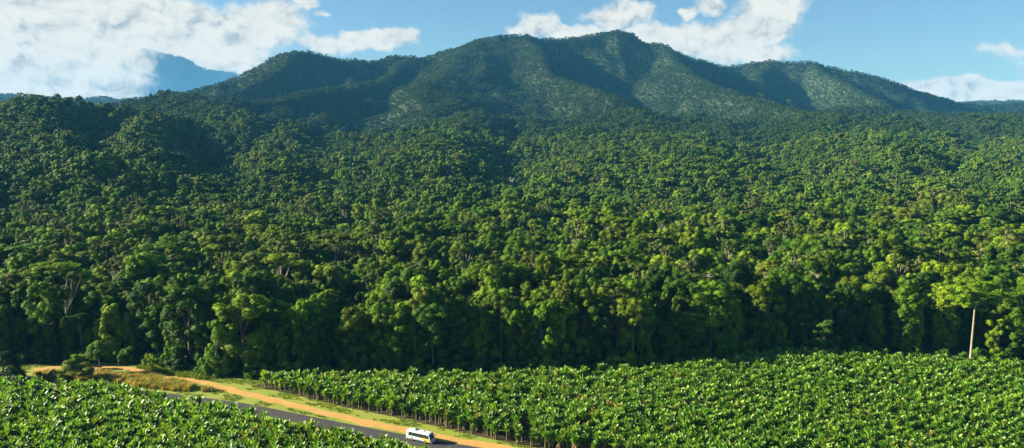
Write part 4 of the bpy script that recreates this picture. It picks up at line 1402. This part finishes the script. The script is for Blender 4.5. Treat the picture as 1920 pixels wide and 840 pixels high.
def cloud_noise(scale, detail, vec, rough=.62, stretch=1.5):
    mp_ = N(nt, 'ShaderNodeMapping'); mp_.inputs['Scale'].default_value = (1, stretch, 1); L(vec, mp_.inputs[0])
    n = N(nt, 'ShaderNodeTexNoise', in_Scale=scale, in_Detail=detail, in_Roughness=rough); L(mp_.outputs[0], n.inputs['Vector'])
    return n.outputs[0]


white_blobs = [(60, 60, 240, 130, 1.15), (110, 150, 190, 90, 1.15), (230, 50, 150, 90, 1.15), (-150, 100, 260, 200, 1.15), (330, 60, 130, 72, 1.05), (420, 65, 130, 58, 1.0), (490, 45, 105, 62, 1.0), (400, 105, 140, 42, 1.0),
               (185, 165, 80, 60, 1.15), (60, 185, 160, 50, 1.15), (230, 110, 80, 60, 1.1), (515, 20, 70, 30, .9), (455, 118, 80, 20, .85), (350, -20, 60, 30, .7),
               (595, 80, 70, 24, .85), (655, 75, 34, 28, .95), (720, 76, 75, 32, 1.05), (755, 68, 38, 26, .9), (600, 24, 22, 12, .7), (575, 4, 34, 18, .8),
               (1010, 42, 52, 30, 1.0), (985, 58, 50, 16, .8), (1165, 28, 90, 36, .82), (1080, 58, 100, 22, .9), (1200, 62, 70, 24, .9), (1240, 78, 95, 34, .95), (1310, 80, 64, 46, 1.0), (1345, 95, 80, 34, 1.0),
               (1380, 70, 70, 54, .95), (1430, 35, 85, 58, 1.05), (1450, 0, 80, 50, 1.05), (1430, 100, 85, 30, .85), (1330, 12, 36, 28, .8), (1295, 30, 26, 18, .75),
               (1750, 160, 80, 22, .95), (1820, 168, 90, 28, 1.05), (1900, 176, 60, 30, 1.05), (1720, 164, 70, 20, .85), (1890, 92, 80, 24, .54), (2000, 110, 120, 50, .5)]
dark_blobs = [(330, 165, 130, 44, 1.1), (305, 132, 60, 30, 1.05), (345, 130, 40, 26, 1.0), (395, 150, 60, 30, 1.05), (425, 160, 50, 28, .9), (260, 180, 60, 44, 1.0), (262, 146, 34, 30, .9)]
wvec = wa.outputs[0]
fw = field(white_blobs, wvec)
fine = cloud_noise(46, 8, wa.outputs[0], stretch=1.15)
coarse = cloud_noise(15, 4, wa.outputs[0], stretch=1.3)
dens = math_('ADD', fw, math_('MULTIPLY', math_('SUBTRACT', fine, .5), .85))
al = N(nt, 'ShaderNodeMapRange', interpolation_type='SMOOTHSTEP'); L(dens, al.inputs[0]); al.inputs[1].default_value = .32; al.inputs[2].default_value = .76
# relief: compare density with the density a little towards the sun (left and up)
of = N(nt, 'ShaderNodeVectorMath', operation='ADD'); L(wa.outputs[0], of.inputs[0]); of.inputs[1].default_value = (-0.006, 0.009, 0)
fine2 = cloud_noise(46, 8, of.outputs[0], stretch=1.15); co2 = cloud_noise(15, 4, of.outputs[0], stretch=1.3)
rel = math_('ADD', math_('MULTIPLY', math_('SUBTRACT', fine, fine2), 1.6), math_('MULTIPLY', math_('SUBTRACT', coarse, co2), 3.2))
thick = N(nt, 'ShaderNodeMapRange'); L(dens, thick.inputs[0]); thick.inputs[1].default_value = .45; thick.inputs[2].default_value = 1.3
shade = math_('ADD', math_('ADD', rel, .76), math_('MULTIPLY', math_('SUBTRACT', coarse, .5), 1.5), clamp=True)
cr = ramp(nt, shade, [(0.0, (.45, .50, .52)), (0.3, (.64, .67, .65)), (0.6, (.82, .82, .75)), (1.0, (.93, .91, .82))])
ccol = N(nt, 'ShaderNodeVectorMath', operation='SCALE'); L(cr, ccol.inputs[0]); ccol.inputs['Scale'].default_value = 1.0 / SKY_STRENGTH / 2 ** EXPO
# dark blue cloud bank
fd = field(dark_blobs, wvec)
dd = math_('ADD', fd, math_('MULTIPLY', math_('SUBTRACT', fine, .5), .7))
ad_ = N(nt, 'ShaderNodeMapRange', interpolation_type='SMOOTHSTEP'); L(dd, ad_.inputs[0]); ad_.inputs[1].default_value = .42; ad_.inputs[2].default_value = .62
dcr = ramp(nt, coarse, [(0.3, (.055, .17, .28)), (0.7, (.14, .28, .39))])
dcol = N(nt, 'ShaderNodeVectorMath', operation='SCALE'); L(dcr, dcol.inputs[0]); dcol.inputs['Scale'].default_value = 1.0 / SKY_STRENGTH / 2 ** EXPO
# clear sky tint
tn = N(nt, 'ShaderNodeMix', data_type='RGBA', blend_type='MULTIPLY'); tn.inputs[0].default_value = 1
L(sky.outputs[0], tn.inputs[6]); tn.inputs[7].default_value = (0.50, 0.66, 0.77, 1)
m1 = N(nt, 'ShaderNodeMix', data_type='RGBA'); L(ad_.outputs[0], m1.inputs[0]); L(tn.outputs[2], m1.inputs[6]); L(dcol.outputs[0], m1.inputs[7])
# the white bank stands in front of the blue one on the left only
fl = field([(60, 100, 220, 150, 1.1), (200, 170, 36, 60, .9), (330, 45, 180, 42, 1.0)], wvec)
near_w = N(nt, 'ShaderNodeMapRange', interpolation_type='SMOOTHSTEP'); L(math_('ADD', fl, math_('MULTIPLY', math_('SUBTRACT', fine, .5), .5)), near_w.inputs[0]); near_w.inputs[1].default_value = .3; near_w.inputs[2].default_value = .6
vis = math_('MULTIPLY', al.outputs[0], math_('MAXIMUM', near_w.outputs[0], math_('SUBTRACT', 1.0, ad_.outputs[0])))
m2 = N(nt, 'ShaderNodeMix', data_type='RGBA'); L(math_('MULTIPLY', vis, .97), m2.inputs[0]); L(m1.outputs[2], m2.inputs[6]); L(ccol.outputs[0], m2.inputs[7])
bg = N(nt, 'ShaderNodeBackground', in_Strength=SKY_STRENGTH); L(m2.outputs[2], bg.inputs[0]); L(bg.outputs[0], out.inputs[0])
w.cycles.sampling_method = 'MANUAL'; w.cycles.sample_map_resolution = 512

# ------------------------------------------------------------------ render settings
scene.render.engine = 'CYCLES'
cy = scene.cycles
cy.max_bounces = 4; cy.diffuse_bounces = 1; cy.glossy_bounces = 2; cy.transmission_bounces = 2; cy.transparent_max_bounces = 4; cy.volume_bounces = 0
cy.use_denoising = True
cy.denoiser = 'OPENIMAGEDENOISE'
cy.denoising_input_passes = 'RGB_ALBEDO_NORMAL'
cy.denoising_prefilter = 'ACCURATE'
cy.pixel_filter_type = 'BLACKMAN_HARRIS'; cy.filter_width = 1.5
scene.view_settings.view_transform = 'Standard'
scene.view_settings.look = 'None'
scene.view_settings.exposure = EXPO
scene.view_settings.gamma = 1.0
scene.view_settings.use_curve_mapping = False
